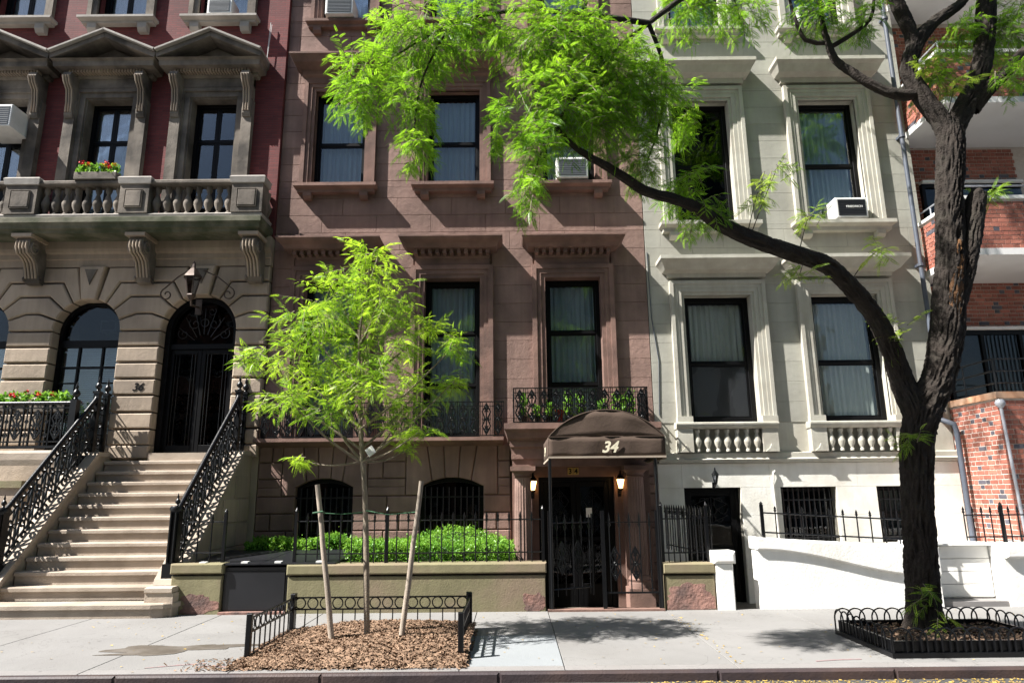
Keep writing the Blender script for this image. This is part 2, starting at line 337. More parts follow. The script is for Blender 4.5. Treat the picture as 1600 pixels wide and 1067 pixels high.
def wall(name, parent, x0, x1, z0, z1, y0, y1, holes, m):
    xs = sorted({x0, x1} | {h for H in holes for h in H[:2] if x0 < h < x1}); zs = sorted({z0, z1} | {h for H in holes for h in H[2:] if z0 < h < z1})
    nx, nz = len(xs)-1, len(zs)-1
    op = lambda i, j: i < 0 or j < 0 or i >= nx or j >= nz or any(H[0] <= (xs[i]+xs[i+1])/2 <= H[1] and H[2] <= (zs[j]+zs[j+1])/2 <= H[3] for H in holes)
    b = MB()
    for i in range(nx):
        for j in range(nz):
            if op(i, j): continue
            a, c, d, e = xs[i], xs[i+1], zs[j], zs[j+1]
            b.add([(a, y0, d), (c, y0, d), (c, y0, e), (a, y0, e)], [(0, 1, 2, 3)]); b.add([(a, y1, d), (c, y1, d), (c, y1, e), (a, y1, e)], [(3, 2, 1, 0)])
            if op(i-1, j): b.add([(a, y0, d), (a, y1, d), (a, y1, e), (a, y0, e)], [(3, 2, 1, 0)])
            if op(i+1, j): b.add([(c, y0, d), (c, y1, d), (c, y1, e), (c, y0, e)], [(0, 1, 2, 3)])
            if op(i, j-1): b.add([(a, y0, d), (c, y0, d), (c, y1, d), (a, y1, d)], [(3, 2, 1, 0)])
            if op(i, j+1): b.add([(a, y0, e), (c, y0, e), (c, y1, e), (a, y1, e)], [(0, 1, 2, 3)])
    return b.build(name, m, parent)
def curtain(parent, x0, x1, z0, z1, y, m, n=9, amp=.025):
    b = MB(); N = n*8; ph = random.random()*6; vs = []; fs = []
    for i in range(N+1):
        u = i/N; x = x0+(x1-x0)*u; a = u*n*2*math.pi+ph
        for t, z in ((1., z0), (.75, z0+(z1-z0)*.6), (.5, z1)):
            vs.append((x+.006*math.sin(3*a)*t, y+amp*t*(math.sin(a)+.35*math.sin(2.3*a+1)), z))
    for i in range(N):
        for k in range(2): q = i*3+k; fs.append((q, q+3, q+4, q+1))
    return b.add(vs, fs).build('curtain', m, parent, 60)
def window(parent, x0, x1, z0, z1, y, rails, fr=.06, m='black', mull=(), curt='curt', cz=None, glass='glass', screen=None, deep=.7, label=None):
    """sash window: frame mesh (part) with sash rails, panes, curtain and the dim room behind as sub-parts"""
    b = MB(); b.cbox(x0, x0+fr, y, y+.12, z0, z1, .006).cbox(x1-fr, x1, y, y+.12, z0, z1, .006)
    b.cbox(x0+fr, x1-fr, y+.002, y+.118, z1-fr, z1, .006).cbox(x0+fr, x1-fr, y+.002, y+.118, z0, z0+fr*1.1, .006)
    f = b.build('window', m, parent)
    if label: f['label'] = label
    a, c, d, e = x0+fr, x1-fr, z0+fr*1.1, z1-fr; rw = .045
    zs = [d]+list(rails)+[e]; xs = [a]+list(mull)+[c]
    s = MB()
    for r in rails: s.cbox(a, c, y+.022, y+.085, r-rw/2, r+rw/2, .006)
    for q in mull: s.cbox(q-rw/2, q+rw/2, y+.03, y+.08, d, e, .006)
    ins = .035
    for i in range(len(xs)-1):
        for j in range(len(zs)-1):
            u, v, p, q = xs[i]+(rw/2 if i else 0), xs[i+1]-(rw/2 if i < len(xs)-2 else 0), zs[j]+(rw/2 if j else 0), zs[j+1]-(rw/2 if j < len(zs)-2 else 0)
            s.box(u, u+ins, y+.035, y+.07, p, q).box(v-ins, v, y+.035, y+.07, p, q).box(u+ins, v-ins, y+.036, y+.069, p, p+ins).box(u+ins, v-ins, y+.036, y+.069, q-ins, q)
            g = MB().box(u+ins-.004, v-ins+.004, y+.048, y+.054, p+ins-.004, q-ins+.004)
            g.build('pane', glass, f)
            if screen == j: MB().box(u+.01, v-.01, y+.075, y+.079, p, q).build('insect_screen', 'screen', f)
    s.build('sash', m, f)
    if curt: curtain(f, a+.01, c-.01, (cz or d)+.01, e-.02, y+.17, curt, max(5, int((c-a)*9)))
    r = MB(); X0_, X1_, Y0, Y1 = a-.3, c+.3, y+.121, y+deep
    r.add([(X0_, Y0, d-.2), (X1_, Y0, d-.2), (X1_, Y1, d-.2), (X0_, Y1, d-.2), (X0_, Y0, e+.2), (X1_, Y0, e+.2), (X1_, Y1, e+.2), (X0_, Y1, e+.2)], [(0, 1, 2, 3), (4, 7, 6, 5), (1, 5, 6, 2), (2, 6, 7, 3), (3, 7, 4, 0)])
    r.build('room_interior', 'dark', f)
    return f
def architrave(parent, x0, x1, z0, z1, wd, y, m, steps=((.0, .10), (.35, .075), (.7, .05)), name='architrave', foot=0):
    # stepped surround of an opening x0..x1, z0..z1 (the opening itself); wd wide
    b = MB(); n = len(steps)
    for i, (u, p) in enumerate(steps):
        o = wd*(1-u); inn = wd*(1-(steps[i+1][0] if i < n-1 else 1))
        b.box(x0-o, x0-inn, y-p, y+.05, z0, z1+o).box(x1+inn, x1+o, y-p, y+.05, z0, z1+o).box(x0-inn, x1+inn, y-p, y+.05, z1+inn, z1+o)
    if foot:
        for a, c in ((x0-wd-.01, x0+.003), (x1-.003, x1+wd+.01)): b.box(a, c, y-.125, y+.05, z0, z0+foot)
    return b.build(name, m, parent)
def text(parent, body, size, loc, rot, m, name, shear=0., ext=.004, bold=0.):
    cu = bpy.data.curves.new(name, 'FONT'); cu.body = body; cu.size = size; cu.shear = shear; cu.extrude = ext; cu.align_x = 'CENTER'; cu.offset = bold
    t = bpy.data.objects.new('tmp', cu); COL.objects.link(t); dg = bpy.context.evaluated_depsgraph_get()
    me = bpy.data.meshes.new_from_object(t.evaluated_get(dg)); bpy.data.objects.remove(t); me.materials.clear()
    return mk(name, me, m, parent, loc, rot)
def spiral(c, r0, r1, a0, a1, n=14, mir=1):
    return [(c[0]+mir*(r0+(r1-r0)*i/n)*math.cos(a0+(a1-a0)*i/n), 0, c[1]+(r0+(r1-r0)*i/n)*math.sin(a0+(a1-a0)*i/n)) for i in range(n+1)]
def scrollwork(b, wd, h, t=.008, seg=4):
    """mirrored C and S scrolls, a ring and a lozenge filling a panel wd x h centred on x=0, standing on z=0"""
    for mir in (1, -1):
        q = wd*.26
        b.tube(spiral((mir*wd*.24, h*.78), q*.25, q*.8, 0, 4.6, 12, mir), t, seg)
        b.tube(spiral((mir*wd*.24, h*.22), q*.25, q*.8, 0, -4.6, 12, mir), t, seg)
        b.tube([(mir*wd*.05, 0, h*.95), (mir*wd*.44, 0, h*.72), (mir*wd*.12, 0, h*.5), (mir*wd*.44, 0, h*.28), (mir*wd*.05, 0, h*.05)], t*1.15, seg)
        b.tube(spiral((mir*wd*.3, h*.5), q*.2, q*.55, 1.57, 6.5, 9, mir), t*.9, seg)
    b.tube([(0, 0, 0), (0, 0, h)], t*1.1, seg); b.ring((0, 0, h*.5), wd*.13, t, 10, 4); b.ring((0, 0, h*.86), wd*.09, t, 8, 4); b.ring((0, 0, h*.14), wd*.09, t, 8, 4)
    return b
# ------------------------------------------------------------------ the setting: road, kerb, sidewalk
def setting():
    tag(MB().box(-120, 120, -90, -6.251, -.6, -.095).build('road', 'asph'), kind='structure')
    kb = tag(MB().box(-60, 60, -6.24, -6.16, -.5, -.02).build('kerb', 'kerb'), kind='structure')
    x = -14.
    while x < 14:
        L = random.uniform(1.7, 2.6)
        MB().cbox(x+.004, x+L-.004, -6.25, -6.165, -.2, .0, .018).build('kerb_stone', 'kerb', kb); x += L
    sw = tag(MB().box(-60, 60, -6.16, -2.62, -.5, -.03).box(-60, -.06, -2.62, 1., -.5, -.03).box(8.7, 60, -2.62, 1, -.5, -.03).build('sidewalk', 'conc'), kind='structure')
    tag(MB().box(-.06, 8.7, -2.62, .3, -.6, -.31).build('areaway', 'stain'), kind='structure')  # dark stain colour stands in for the shade under the awning
    def slab(x0, x1, y0, y1, m='conc', z=0., nm='paving_slab'):
        b = MB(); b.ext([(x0+.005, y0+.005), (x1-.005, y0+.005), (x1-.005, y1-.005), (x0+.005, y1-.005)], z, -.06, 'z', 0, .004); return b.build(nm, m, sw)
    xs = [-14, -12.1, -10.2, -8.2, -6.15, -4.36, -2.86, -.56, .5, 2.23, 3.96, 5.86, 8.0, 10.8, 13]
    for a, b in zip(xs, xs[1:]):
        slab(a, b, -6.16, -5.98, 'kerbtop')
        if a == -2.86: slab(a, b, -4.02, -2.6)
        elif a == -.56: slab(a, b, -5.98, -4.42, 'concb'); slab(a, b, -4.42, -2.62)
        elif a == 3.96:
            slab(a, b, -4.48, -2.62); slab(a, b, -5.98, -5.82)
        else:
            ym = random.uniform(-4.5, -4.1); slab(a, b, -5.98, ym); slab(a, b, ym, -2.62)
    # pit floors
    MB().box(-2.855, -.565, -5.975, -4.025, -.06, -.02).build('pit_soil', 'soil', sw); MB().box(3.965, 5.855, -5.815, -4.485, -.06, -.005).build('pit_soil', 'soil', sw)
    # wet stain on the flags
    pts = []
    for i in range(40):
        a = 2*math.pi*i/40; r = 1+.3*math.sin(3*a+1)+.22*math.sin(7*a)+.1*random.uniform(-1, 1)
        pts.append((-3.95+.95*r*math.cos(a)*.8, -5.05+.23*r*math.sin(a)+.14*math.cos(a)))
    MB().ext(pts, .0045, .0015, 'z').build('water_stain', 'stain', sw)
    for x, y, u, v in ((-3.8, -5.95, -3.25, -5.78), (-3.3, -5.9, -2.98, -5.93), (3.1, -5.93, 3.6, -5.86)):
        MB().ext([(x, y), ((x+u)/2, (y+v)/2+.02), (u, v), (u, v+.035), ((x+u)/2, (y+v)/2+.06), (x, y+.03)], .0045, .0015, 'z').build('spray_mark', 'spray', sw)
    return sw
SW = setting()
def arcpts(xc, hw, zs, rise, n=18):
    Rr = (hw*hw+rise*rise)/(2*rise); cz = zs+rise-Rr; a0 = math.atan2(zs-cz, hw)
    return [(xc+Rr*math.cos(math.pi-a0-(math.pi-2*a0)*i/n), cz+Rr*math.sin(math.pi-a0-(math.pi-2*a0)*i/n)) for i in range(n+1)]
def archring(b, xc, hw, z0, zs, rise, fr, y0, y1, n=18):
    o = [(xc-hw, z0)]+arcpts(xc, hw, zs, rise, n)+[(xc+hw, z0)]; i = [(xc-hw+fr, z0)]+arcpts(xc, hw-fr, zs, rise-fr*.9, n)+[(xc+hw-fr, z0)]
    k = len(o); vs = [(p[0], y, p[1]) for y in (y0, y1) for pl in (o, i) for p in pl]; fs = []
    for j in range(k-1):
        fs += [(j, j+1, k+j+1, k+j), (2*k+j, 3*k+j, 3*k+j+1, 2*k+j+1), (k+j, k+j+1, 3*k+j+1, 3*k+j), (j, 2*k+j, 2*k+j+1, j+1)]
    return b.add(vs, fs)
def archpane(xc, hw, z0, zs, rise, y, t=.006):
    return MB().ext([(xc-hw, z0)]+arcpts(xc, hw, zs, rise)+[(xc+hw, z0)], y, y+t, 'y')
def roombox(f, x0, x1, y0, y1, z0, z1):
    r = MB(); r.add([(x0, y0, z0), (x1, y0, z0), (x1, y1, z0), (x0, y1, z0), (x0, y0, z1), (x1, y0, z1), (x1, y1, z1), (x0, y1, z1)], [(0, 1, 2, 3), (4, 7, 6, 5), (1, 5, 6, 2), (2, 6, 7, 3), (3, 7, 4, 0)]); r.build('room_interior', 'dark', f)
def dentils(parent, x0, x1, n, y0, y1, z0, z1, m, wd=.5):
    st = (x1-x0)/n; me = MB().box(-st*wd/2, st*wd/2, 0, y1-y0, 0, z1-z0).mesh('dentil')
    for i in range(n): mk('dentil', me, m, parent, (x0+(i+.5)*st, y0, z0))
def sill(parent, x0, x1, z, p, h, y, m, brk=True, bw=.17, bh=.14):
    s = MB().mould(x0+p*.5, x1-p*.5, y, [(p*.55, z-h), (p*.6, z-h*.62), (p*.95, z-h*.45), (p, z-h*.4), (p, z)], .5).build('window_sill', m, parent)
    if brk:
        for x in (x0+p*.5+.06, x1-p*.5-bw-.06): MB().ext([(y+.04, z-h), (y-p*.62, z-h+.002), (y-p*.62, z-h-bh*.6), (y-p*.4, z-h-bh), (y+.04, z-h-bh)], x, x+bw, 'x').build('sill_bracket', m, s)
    return s
# ------------------------------------------------------------------ the brownstone house, number 34
def house34():
    h = thing('brownstone_house', 'pink brown sandstone townhouse with tall hooded windows and a ground level portico', 'house', (-1.07, 0, 0))
    C3 = (-3.7, -1.22, 1.26)
    op2 = [(c-.56, c+.56, 8.14, 10.41) for c in C3]; op3 = [(c-.55, c+.55, 12.14, 14.3) for c in C3]
    opp = [(-4.27, -3.13, 2.79, 6.07), (-1.79, -.65, 2.79, 6.07), (.69, 1.83, 3.02, 6.07)]
    opb = [(-4.2, -3.1, .75, 1.87), (-1.8, -.58, .75, 1.87)]
    ho = op2+op3+opp+[(a, b, c, 2.05) for a, b, c, d in opb]+[(.45, 1.93, -.6, 2.06)]
    wl = wall('wall', h, -4.95, 2.79, -.5, 17, .012, .3, ho, 'browntrim')
    grow = lambda H, s, t: (H[0]-s, H[1]+s, H[2], H[3]+t)
    hl = [grow(H, .24, .27) for H in opp]+[grow(H, .24, .2) for H in op2+op3]
    zs = [2.79+.392*i for i in range(28)]
    ashlar(wl, -4.95, 2.79, zs, hl, 1.15, 0., 'brown', .007, .06, .004)
    hb = [(a-.001, b+.001, c-1, 1.87) for a, b, c, d in opb]+[(a-.28, b+.28, 1.71, 2.68) for a, b, c, d in opb]+[(-.05, 2.6, -.3, 2.9)]
    ashlar(wl, -4.95, 2.79, [.1, .44, .76, 1.07, 1.39, 1.71, 2.04, 2.36, 2.68], hb, .62, -.045, 'brown', .014, .11, .016)
    for (a, b, c, d) in opb:                                   # fanned voussoirs over the basement windows
        xc, hw = (a+b)/2, (b-a)/2; n = 5; ar = arcpts(xc, hw, 1.87, .17, n)
        for i in range(n):
            p, q = ar[i], ar[i+1]; tp = lambda u: (xc+(u[0]-xc)*1.3, 2.68)
            if i == 0: poly = [p, q, tp(q), (a-.28, 2.68), (a-.28, 1.71), (a, 1.71)]
            elif i == n-1: poly = [(b, 1.71), (b+.28, 1.71), (b+.28, 2.68), tp(p), p, q]
            else: poly = [p, q, tp(q), tp(p)]
            MB().ext(poly, -.045, .1, 'y', .007, .014).build('voussoir', 'brown', wl)
    # --- upper windows
    for k, (a, b, c, d) in enumerate(op2):
        window(h, a, b, c, d, .17, [9.22], .075, 'black', (), 'curt')
        architrave(h, a, b, c, d, .24, 0, 'browntrim')
        sill(h, a-.31, b+.31, 8.135, .26, .17, 0, 'browntrim')
        hd = MB().mould(a-.2, b+.2, 0, [(.09, 10.62), (.10, 10.70), (.16, 10.74), (.18, 10.84), (.42, 10.88), (.5, 10.96), (.55, 11.0), (.55, 11.04)], .5).build('window_hood', 'browntrim', h)
    for k, (a, b, c, d) in enumerate(op3):
        window(h, a, b, c, d, .17, [13.2], .075, 'black', (), 'curt')
        architrave(h, a, b, c, d, .22, 0, 'browntrim'); sill(h, a-.3, b+.3, 12.13, .2, .16, 0, 'browntrim')
        MB().mould(a-.2, b+.2, 0, [(.09, 14.5), (.16, 14.6), (.34, 14.75), (.42, 14.86), (.42, 14.92)], .62).build('window_hood', 'browntrim', h)
    for k, (a, b, c, d) in enumerate(opp):
        window(h, a, b, c, d, .2, [3.87, 4.95], .085, 'black', (), 'curt')
        architrave(h, a, b, c, d, .27, 0, 'browntrim')
        MB().box(a-.2, b+.2, -.07, .03, d+.272, d+.43).build('frieze', 'browntrim', h)
        hd = MB().mould(a-.14, b+.14, 0, [(.08, 6.49), (.10, 6.53), (.10, 6.62), (.36, 6.63), (.42, 6.70), (.54, 6.75), (.58, 6.79), (.58, 6.82)], .58).build('window_hood', 'browntrim', h)
        dentils(hd, a-.24, b+.24, 11, -.28, -.09, 6.53, 6.628, 'browntrim', .5)
    # --- basement windows with iron bars
    for (a, b, c, d) in opb:
        xc, hw = (a+b)/2, (b-a)/2
        f = archring(MB(), xc, hw, .75, 1.87, .17, .09, .08, .2).box(a+.09, b-.09, .09, .19, .75, .84).box(a+.09, b-.09, .1, .18, 1.28, 1.33).build('window', 'black', h)
        archpane(xc, hw-.08, .8, 1.87, .09, .14).build('pane', 'glassd', f)
        curtain(f, a+.1, b-.1, .85, 1.86, .3, 'screen', 6); roombox(f, a-.2, b+.2, .21, .8, .6, 2.2)
        g = MB(); x = a+.1
        while x < b-.05:
            g.tube([(x, .0, .78), (x, .0, 1.86)], .011, 6); x += .115
        g.box(a, b, -.008, .008, 1.0, 1.03).box(a, b, -.008, .008, 1.66, 1.69)
        g.build('window_bars', 'iron', h)
    # --- belt course carrying the iron balcony
    MB().mould(-4.92, -.2, 0, [(.05, 2.64), (.18, 2.67), (.40, 2.70), (.45, 2.72), (.45, 2.785)], .05).build('balcony_ledge', 'browntrim', h)
    # --- portico
    en = MB().mould(.02, 2.5, -.85, [(.06, 2.2), (.06, 2.33), (.09, 2.335), (.09, 2.52), (.13, 2.55), (.13, 2.66), (.2, 2.7), (.24, 2.80), (.3, 2.86), (.3, 2.965)], .6, .9).build('portico_entablature', 'browntrim', h)
    dentils(en, .0, 2.52, 15, -1.02, -.9, 2.665, 2.70, 'browntrim', .5)
    wall('entrance_wall', h, -.02, 2.56, -.4, 2.2, -.42, .0, [(.47, 1.89, -.5, 2.02)], 'browntrim')
    for x in (.17, 2.21):
        c = MB().lathe([(.158, .3), (.162, .6), (.158, 1.2), (.145, 2.0)], x, -.86, 40, .07).build('column', 'brown', h)
        MB().lathe([(.2, .1), (.2, .17), (.185, .2), (.2, .24), (.175, .285), (.16, .3)], x, -.86, 28).box(x-.22, x+.22, -1.08, -.64, -.33, .1).build('column_base', 'browntrim', c, 40)
        MB().lathe([(.146, 2.0), (.165, 2.015), (.15, 2.03), (.155, 2.07), (.2, 2.11), (.215, 2.12)], x, -.86, 28).box(x-.225, x+.225, -1.085, -.635, 2.12, 2.198).build('capital', 'browntrim', c, 40)
        MB().box(x-.17, x+.17, -.52, -.38, -.33, 2.198).build('pilaster', 'browntrim', h)
    MB().box(.5, 2.24, -2.74, -2.56, -.05, .03).build('door_step', 'browntrim', h)
    # --- double entrance door with iron tracery
    d = MB(); d.box(.47, .56, -.3, -.16, -.32, 2.02).box(1.80, 1.89, -.3, -.16, -.32, 2.02).box(.56, 1.8, -.298, -.162, 1.94, 2.02)
    fr = d.build('door_frame', 'black', h)
    for a, b in ((.562, 1.176), (1.184, 1.798)):
        l = MB().cbox(a, a+.09, -.27, -.2, -.3, 1.935, .006).cbox(b-.09, b, -.27, -.2, -.3, 1.935, .006).cbox(a+.09, b-.09, -.268, -.202, -.3, .1, .006).cbox(a+.09, b-.09, -.268, -.202, 1.84, 1.935, .006).cbox(a+.09, b-.09, -.268, -.202, .86, .92, .006).build('door', 'black', h)
        MB().box(a+.08, b-.08, -.238, -.232, .09, 1.85).build('pane', 'glassd', l)
        sc = MB(); scrollwork(sc, .4, .84, .007); mk('door_grille', sc.mesh('door_grille'), 'iron', l, ((a+b)/2, -.275, .97))
        sc = MB(); scrollwork(sc, .4, .7, .007); mk('door_grille', sc.mesh('door_grille'), 'iron', l, ((a+b)/2, -.275, .13))
        MB().tube([(b-.04 if a < 1 else a+.04, -.3, .95), (b-.04 if a < 1 else a+.04, -.3, 1.15)], .012, 6).build('handle', 'iron', l)
    roombox(fr, .3, 2.0, -.155, 1.2, -.4, 2.2)
    MB().box(1.36, 1.47, -.286, -.282, 1.28, 1.45).build('paper_notice', 'paper', h)
    for i, t in enumerate('34'):
        x = 1.07+i*.11
        pl = MB().cbox(x-.05, x+.05, -.445, -.419, 2.06, 2.19, .004).build('number_plate', 'gold', h); text(pl, t, .13, (x, -.446, 2.078), (R_(90), 0, 0), 'black', 'digit', 0, .002, .004)
    MB().mould(-4.95, 2.79, 0, [(.1, 16), (.3, 16.3), (.75, 16.6), (.85, 16.8), (.85, 17.0)], .0).build('roof_cornice', 'browntrim', h)
    MB().box(-4.95, 2.79, .3, 10, 16.7, 16.95).build('roof', 'asph', h)
    return h
H34 = house34()
# ------------------------------------------------------------------ number 36: stone ground floor, balcony, brick above
def house36():
    h = thing('brick_townhouse', 'dark red brick townhouse with arched stone ground floor and pedimented windows above a balcony', 'house', (-8.9, 0, 0))
    Y = -.1; XL, XR = -13.6, -4.955
    C = (-11.0, -8.72, -6.44); A = (-10.85, -8.6, -6.33); HW = (.66, .66, .74); ZS = 5.0
    o1 = [(c-.52, c+.52, 7.25, 10.22) for c in C]; o2 = [(c-.55, c+.55, 12.16, 14.3) for c in C]
    w1 = wall('brick_wall', h, XL, XR, 6.95, 17.5, Y, .25, o1+o2, 'brickr')
    oa = [(a-q, a+q, 2.56, ZS+q) for a, q in zip(A, HW)]
    wall('backing_wall', h, XL, XR, -.3, 6.95, .12, .3, oa, 'tandark')
    gw = MB().box(XL, XR, -.05, .12, -.3, 2.45).build('stone_wall', 'tan', h)
    # rusticated piers
    zs = [2.45, 2.7, 3.02, 3.35, 3.69, 4.02, 4.35, 4.68, 5.0]
    pr = [(XL, A[0]-HW[0])]+[(A[i]+HW[i], A[i+1]-HW[i+1]) for i in range(2)]+[(A[2]+HW[2], XR)]
    for (a, b) in pr:
        for c, d in zip(zs, zs[1:]):
            MB().ext([(a, c), (b, c), (b, d), (a, d)], Y-.03 if c > 2.5 else Y-.05, .119, 'y', .0 if c < 2.5 else .016, .026).build('stone_block', 'tan', gw)
    # voussoirs whose joints turn level between the arches
    ang = [0, 20, 41, 60, 77]; zp = [5.0, 5.36, 5.72, 6.02, 6.36]
    bounds = [XL]+[(A[i]+HW[i]+A[i+1]-HW[i+1])/2 for i in range(2)]+[XR]
    PT = lambda i, r, an, mir: (A[i]+mir*r*math.cos(R_(an)), ZS+r*math.sin(R_(an)))
    for e in range(4):                                        # pier e lies between arch e-1 and arch e
        for k in range(4):
            a0, a1 = ang[k], ang[k+1]; poly = []
            r0 = (zp[k]-ZS)/math.sin(R_(a0)) if k else None; r1 = (zp[k+1]-ZS)/math.sin(R_(a1))
            if e > 0: poly += ([PT(e-1, r0, a0, 1)] if k else [])+[PT(e-1, HW[e-1], a0+(a1-a0)*t/4, 1) for t in range(5)]+[PT(e-1, r1, a1, 1)]
            else: poly += [(XL, zp[k]), (XL, zp[k+1])]
            if e < 3: poly += [PT(e, r1, a1, -1)]+[PT(e, HW[e], a1+(a0-a1)*t/4, -1) for t in range(5)]+([PT(e, r0, a0, -1)] if k else [])
            else: poly += [(XR, zp[k+1]), (XR, zp[k])]
            MB().ext(poly[::-1], Y-.03, .119, 'y', .016, .024).build('voussoir', 'tan', gw)
    for i, (a, q) in enumerate(zip(A, HW)):
        kp = [(a-q*math.sin(R_(13)), ZS+q*math.cos(R_(13))), (a+q*math.sin(R_(13)), ZS+q*math.cos(R_(13))), (a+.27, 6.36), (a-.27, 6.36)]
        ks = MB().ext(kp, Y-.09, .119, 'y', .005, .02).build('keystone', 'tan', gw)
        MB().ext([(a-.13, 6.28), (a, 5.95), (a+.13, 6.28)], Y-.115, Y-.085, 'y', 0, .01).build('keystone_panel', 'tandark', gw)
    MB().mould(XL, XR, Y, [(.02, 6.36), (.03, 6.5), (.06, 6.52), (.06, 6.62), (.1, 6.66), (.12, 6.72), (.12, 6.96)], 0, .2).build('frieze', 'tan', h)
    # consoles
    for x in (-12.0, -9.74, -7.48, -5.23):
        pf = [(-.08, 6.8)]+[(-.62+.16*(1-math.cos(t)), 6.8-.0-.16*0-.02*0-.30*(t/3.14)) for t in (0, .5, 1, 1.6, 2.2, 2.8)]
        pf = [(-.08, 6.8), (-.64, 6.8), (-.68, 6.72), (-.68, 6.6), (-.62, 6.50), (-.5, 6.45), (-.40, 6.36), (-.34, 6.2), (-.30, 6.08), (-.25, 5.98), (-.19, 5.96), (-.08, 5.96)]
        cs = MB().ext(pf, x-.15, x+.15, 'x', 0, .012).build('console_bracket', 'tandark', h)
        for sx in (-.155, .155):
            for yy, zz, rr, tt in ((-.53, 6.62, .10, .03), (-.53, 6.62, .045, .022), (-.26, 6.06, .04, .02)): MB().ring((x+sx, yy, zz), rr, tt, 14, 6, 'x').build('volute', 'tandark', cs, 40)
        for dx in (-.1, -.034, .034, .1): MB().tube([(x+dx, -.69, 6.72), (x+dx, -.695, 6.6), (x+dx, -.64, 6.49), (x+dx, -.5, 6.43), (x+dx, -.41, 6.35), (x+dx, -.345, 6.2), (x+dx, -.30, 6.06)], .022, 6).build('flute', 'tan', cs, 40)
        MB().box(x-.2, x+.2, -.74, -.1, 6.802, 6.87).build('console_cap', 'tan', cs)
    # balcony slab and balustrade
    MB().mould(XL, -5.62, Y, [(.60, 6.875), (.62, 6.93), (.67, 6.95), (.68, 7.0), (.72, 7.06), (.72, 7.16), (.66, 7.19)], .9).build('balcony_slab', 'mossy', h)
    MB().mould(XL, -5.55, Y, [(.55, 7.192), (.57, 7.28), (.53, 7.31)], .95).build('balcony_plinth', 'sillw', h)
    bl = MB().mould(XL, -5.57, -.4, [(.26, 7.92), (.29, 7.95), (.29, 8.0), (.26, 8.03)], 1., -.02).build('balustrade_coping', 'tandark', h)
    prof = [(.06, 7.31), (.06, 7.35), (.035, 7.38), (.085, 7.52), (.09, 7.58), (.05, 7.7), (.032, 7.76), (.06, 7.83), (.06, 7.92)]
    bm = MB().lathe([(r, z-7.31) for r, z in prof], 0, 0, 12).mesh('baluster', 40)
    pier = [(-12.5, -11.9), (-10.24, -9.6), (-7.92, -7.33), (-5.65, -5.02)]
    for a, b in pier:
        p = MB().box(a, b, -.68, -.36, 7.305, 7.925).build('pier', 'tandark', h); MB().cbox(a+.12, b-.12, -.71, -.675, 7.42, 7.8, .03).build('pier_panel', 'tandark', p); MB().mould(a, b, -.68, [(.0, 7.925), (.03, 7.935), (.05, 8.06), (.02, 8.09)], 1., .34).build('pier_cap', 'sillw', p)
    for (a, b), (c, d) in zip(pier, pier[1:]):
        for i in range(8): mk('baluster', bm, 'tandark', h, (b+(c-b)*(i+.5)/8, -.52, 7.31))
    for i in range(2): mk('baluster', bm, 'tandark', h, (-5.1, -.3+i*.13, 7.31))
    # brick storey: surrounds, pediments, casements
    for k, (a, b, c, d) in enumerate(o1):
        xc = (a+b)/2
        architrave(h, a, b, c, d, .2, Y, 'tandark', ((0, .1), (.4, .06)))
        for x in (a-.36, b+.14):
            p = MB().box(x, x+.22, Y-.14, Y+.05, 7.2, 10.1).build('pilaster', 'tandark', h)
            q = MB().ext([(Y+.05, 10.64), (Y-.38, 10.64), (Y-.42, 10.54), (Y-.36, 10.42), (Y-.25, 10.3), (Y-.2, 10.0), (Y-.2, 9.75), (Y-.17, 9.68), (Y+.05, 9.68)], x+.02, x+.2, 'x', 0, .01).build('console_bracket', 'tandark', p)
            for dx in (.055, .11, .165): MB().tube([(x+dx, Y-.425, 10.55), (x+dx, Y-.37, 10.42), (x+dx, Y-.262, 10.3), (x+dx, Y-.215, 10.05), (x+dx, Y-.21, 9.8)], .018, 5).build('flute', 'tan', q, 40)
        MB().box(a-.34, b+.34, Y-.1, Y+.05, 10.43, 10.64).build('frieze', 'tandark', h)
        pd = MB().mould(a-.36, b+.36, Y, [(.12, 10.642), (.16, 10.68), (.16, 10.74), (.42, 10.76), (.44, 10.86), (.5, 10.9)], .46).build('pediment', 'tandark', h)
        dentils(pd, a-.3, b+.3, 26, Y-.3, Y-.14, 10.69, 10.758, 'tan', .55)
        hw = (b-a)/2+.36+.24
        MB().ext([(xc-hw+.1, 10.9), (xc+hw-.1, 10.9), (xc, 11.36)], Y-.12, Y+.05, 'y').build('tympanum', 'tandark', pd)
        for t, p0, z0 in ((.13, .5, .0), (.055, .58, .13)):
            for s in (-1, 1):
                o = [(xc+s*hw, 10.9+z0), (xc, 11.40+z0), (xc, 11.40+z0+t), (xc+s*(hw+.02), 10.9+z0+t*.9)]
                MB().ext(o if s > 0 else o[::-1], Y-p0, Y+.05, 'y', 0, .008).build('raking_cornice', 'tandark' if z0 == 0 else 'sillw', pd)
        for u, v, p, q in ((a-.003, a+.03, c, d), (b-.03, b+.003, c, d), (a+.03, b-.03, d-.03, d+.003)): MB().box(u, v, Y-.02, .12, p, q).build('reveal', 'tandark', h)
        window(h, a, b, c, d, .12, [9.3], .09, 'black', (xc,), 'curt' if k == 1 else None, None, 'glass')
    for k, (a, b, c, d) in enumerate(o2):
        window(h, a, b, c, d, .1, [13.1], .08, 'black', ((a+b)/2,), 'curt'); architrave(h, a, b, c, d, .2, Y, 'tandark', ((0, .1), (.5, .06)))
        sill(h, a-.3, b+.3, 12.15, .26, .13, Y, 'sillw', True, .2, .2)
        MB().mould(a-.3, b+.3, Y, [(.1, 14.5), (.45, 14.7), (.55, 14.85), (.55, 14.95)], .5).build('window_hood', 'tandark', h)
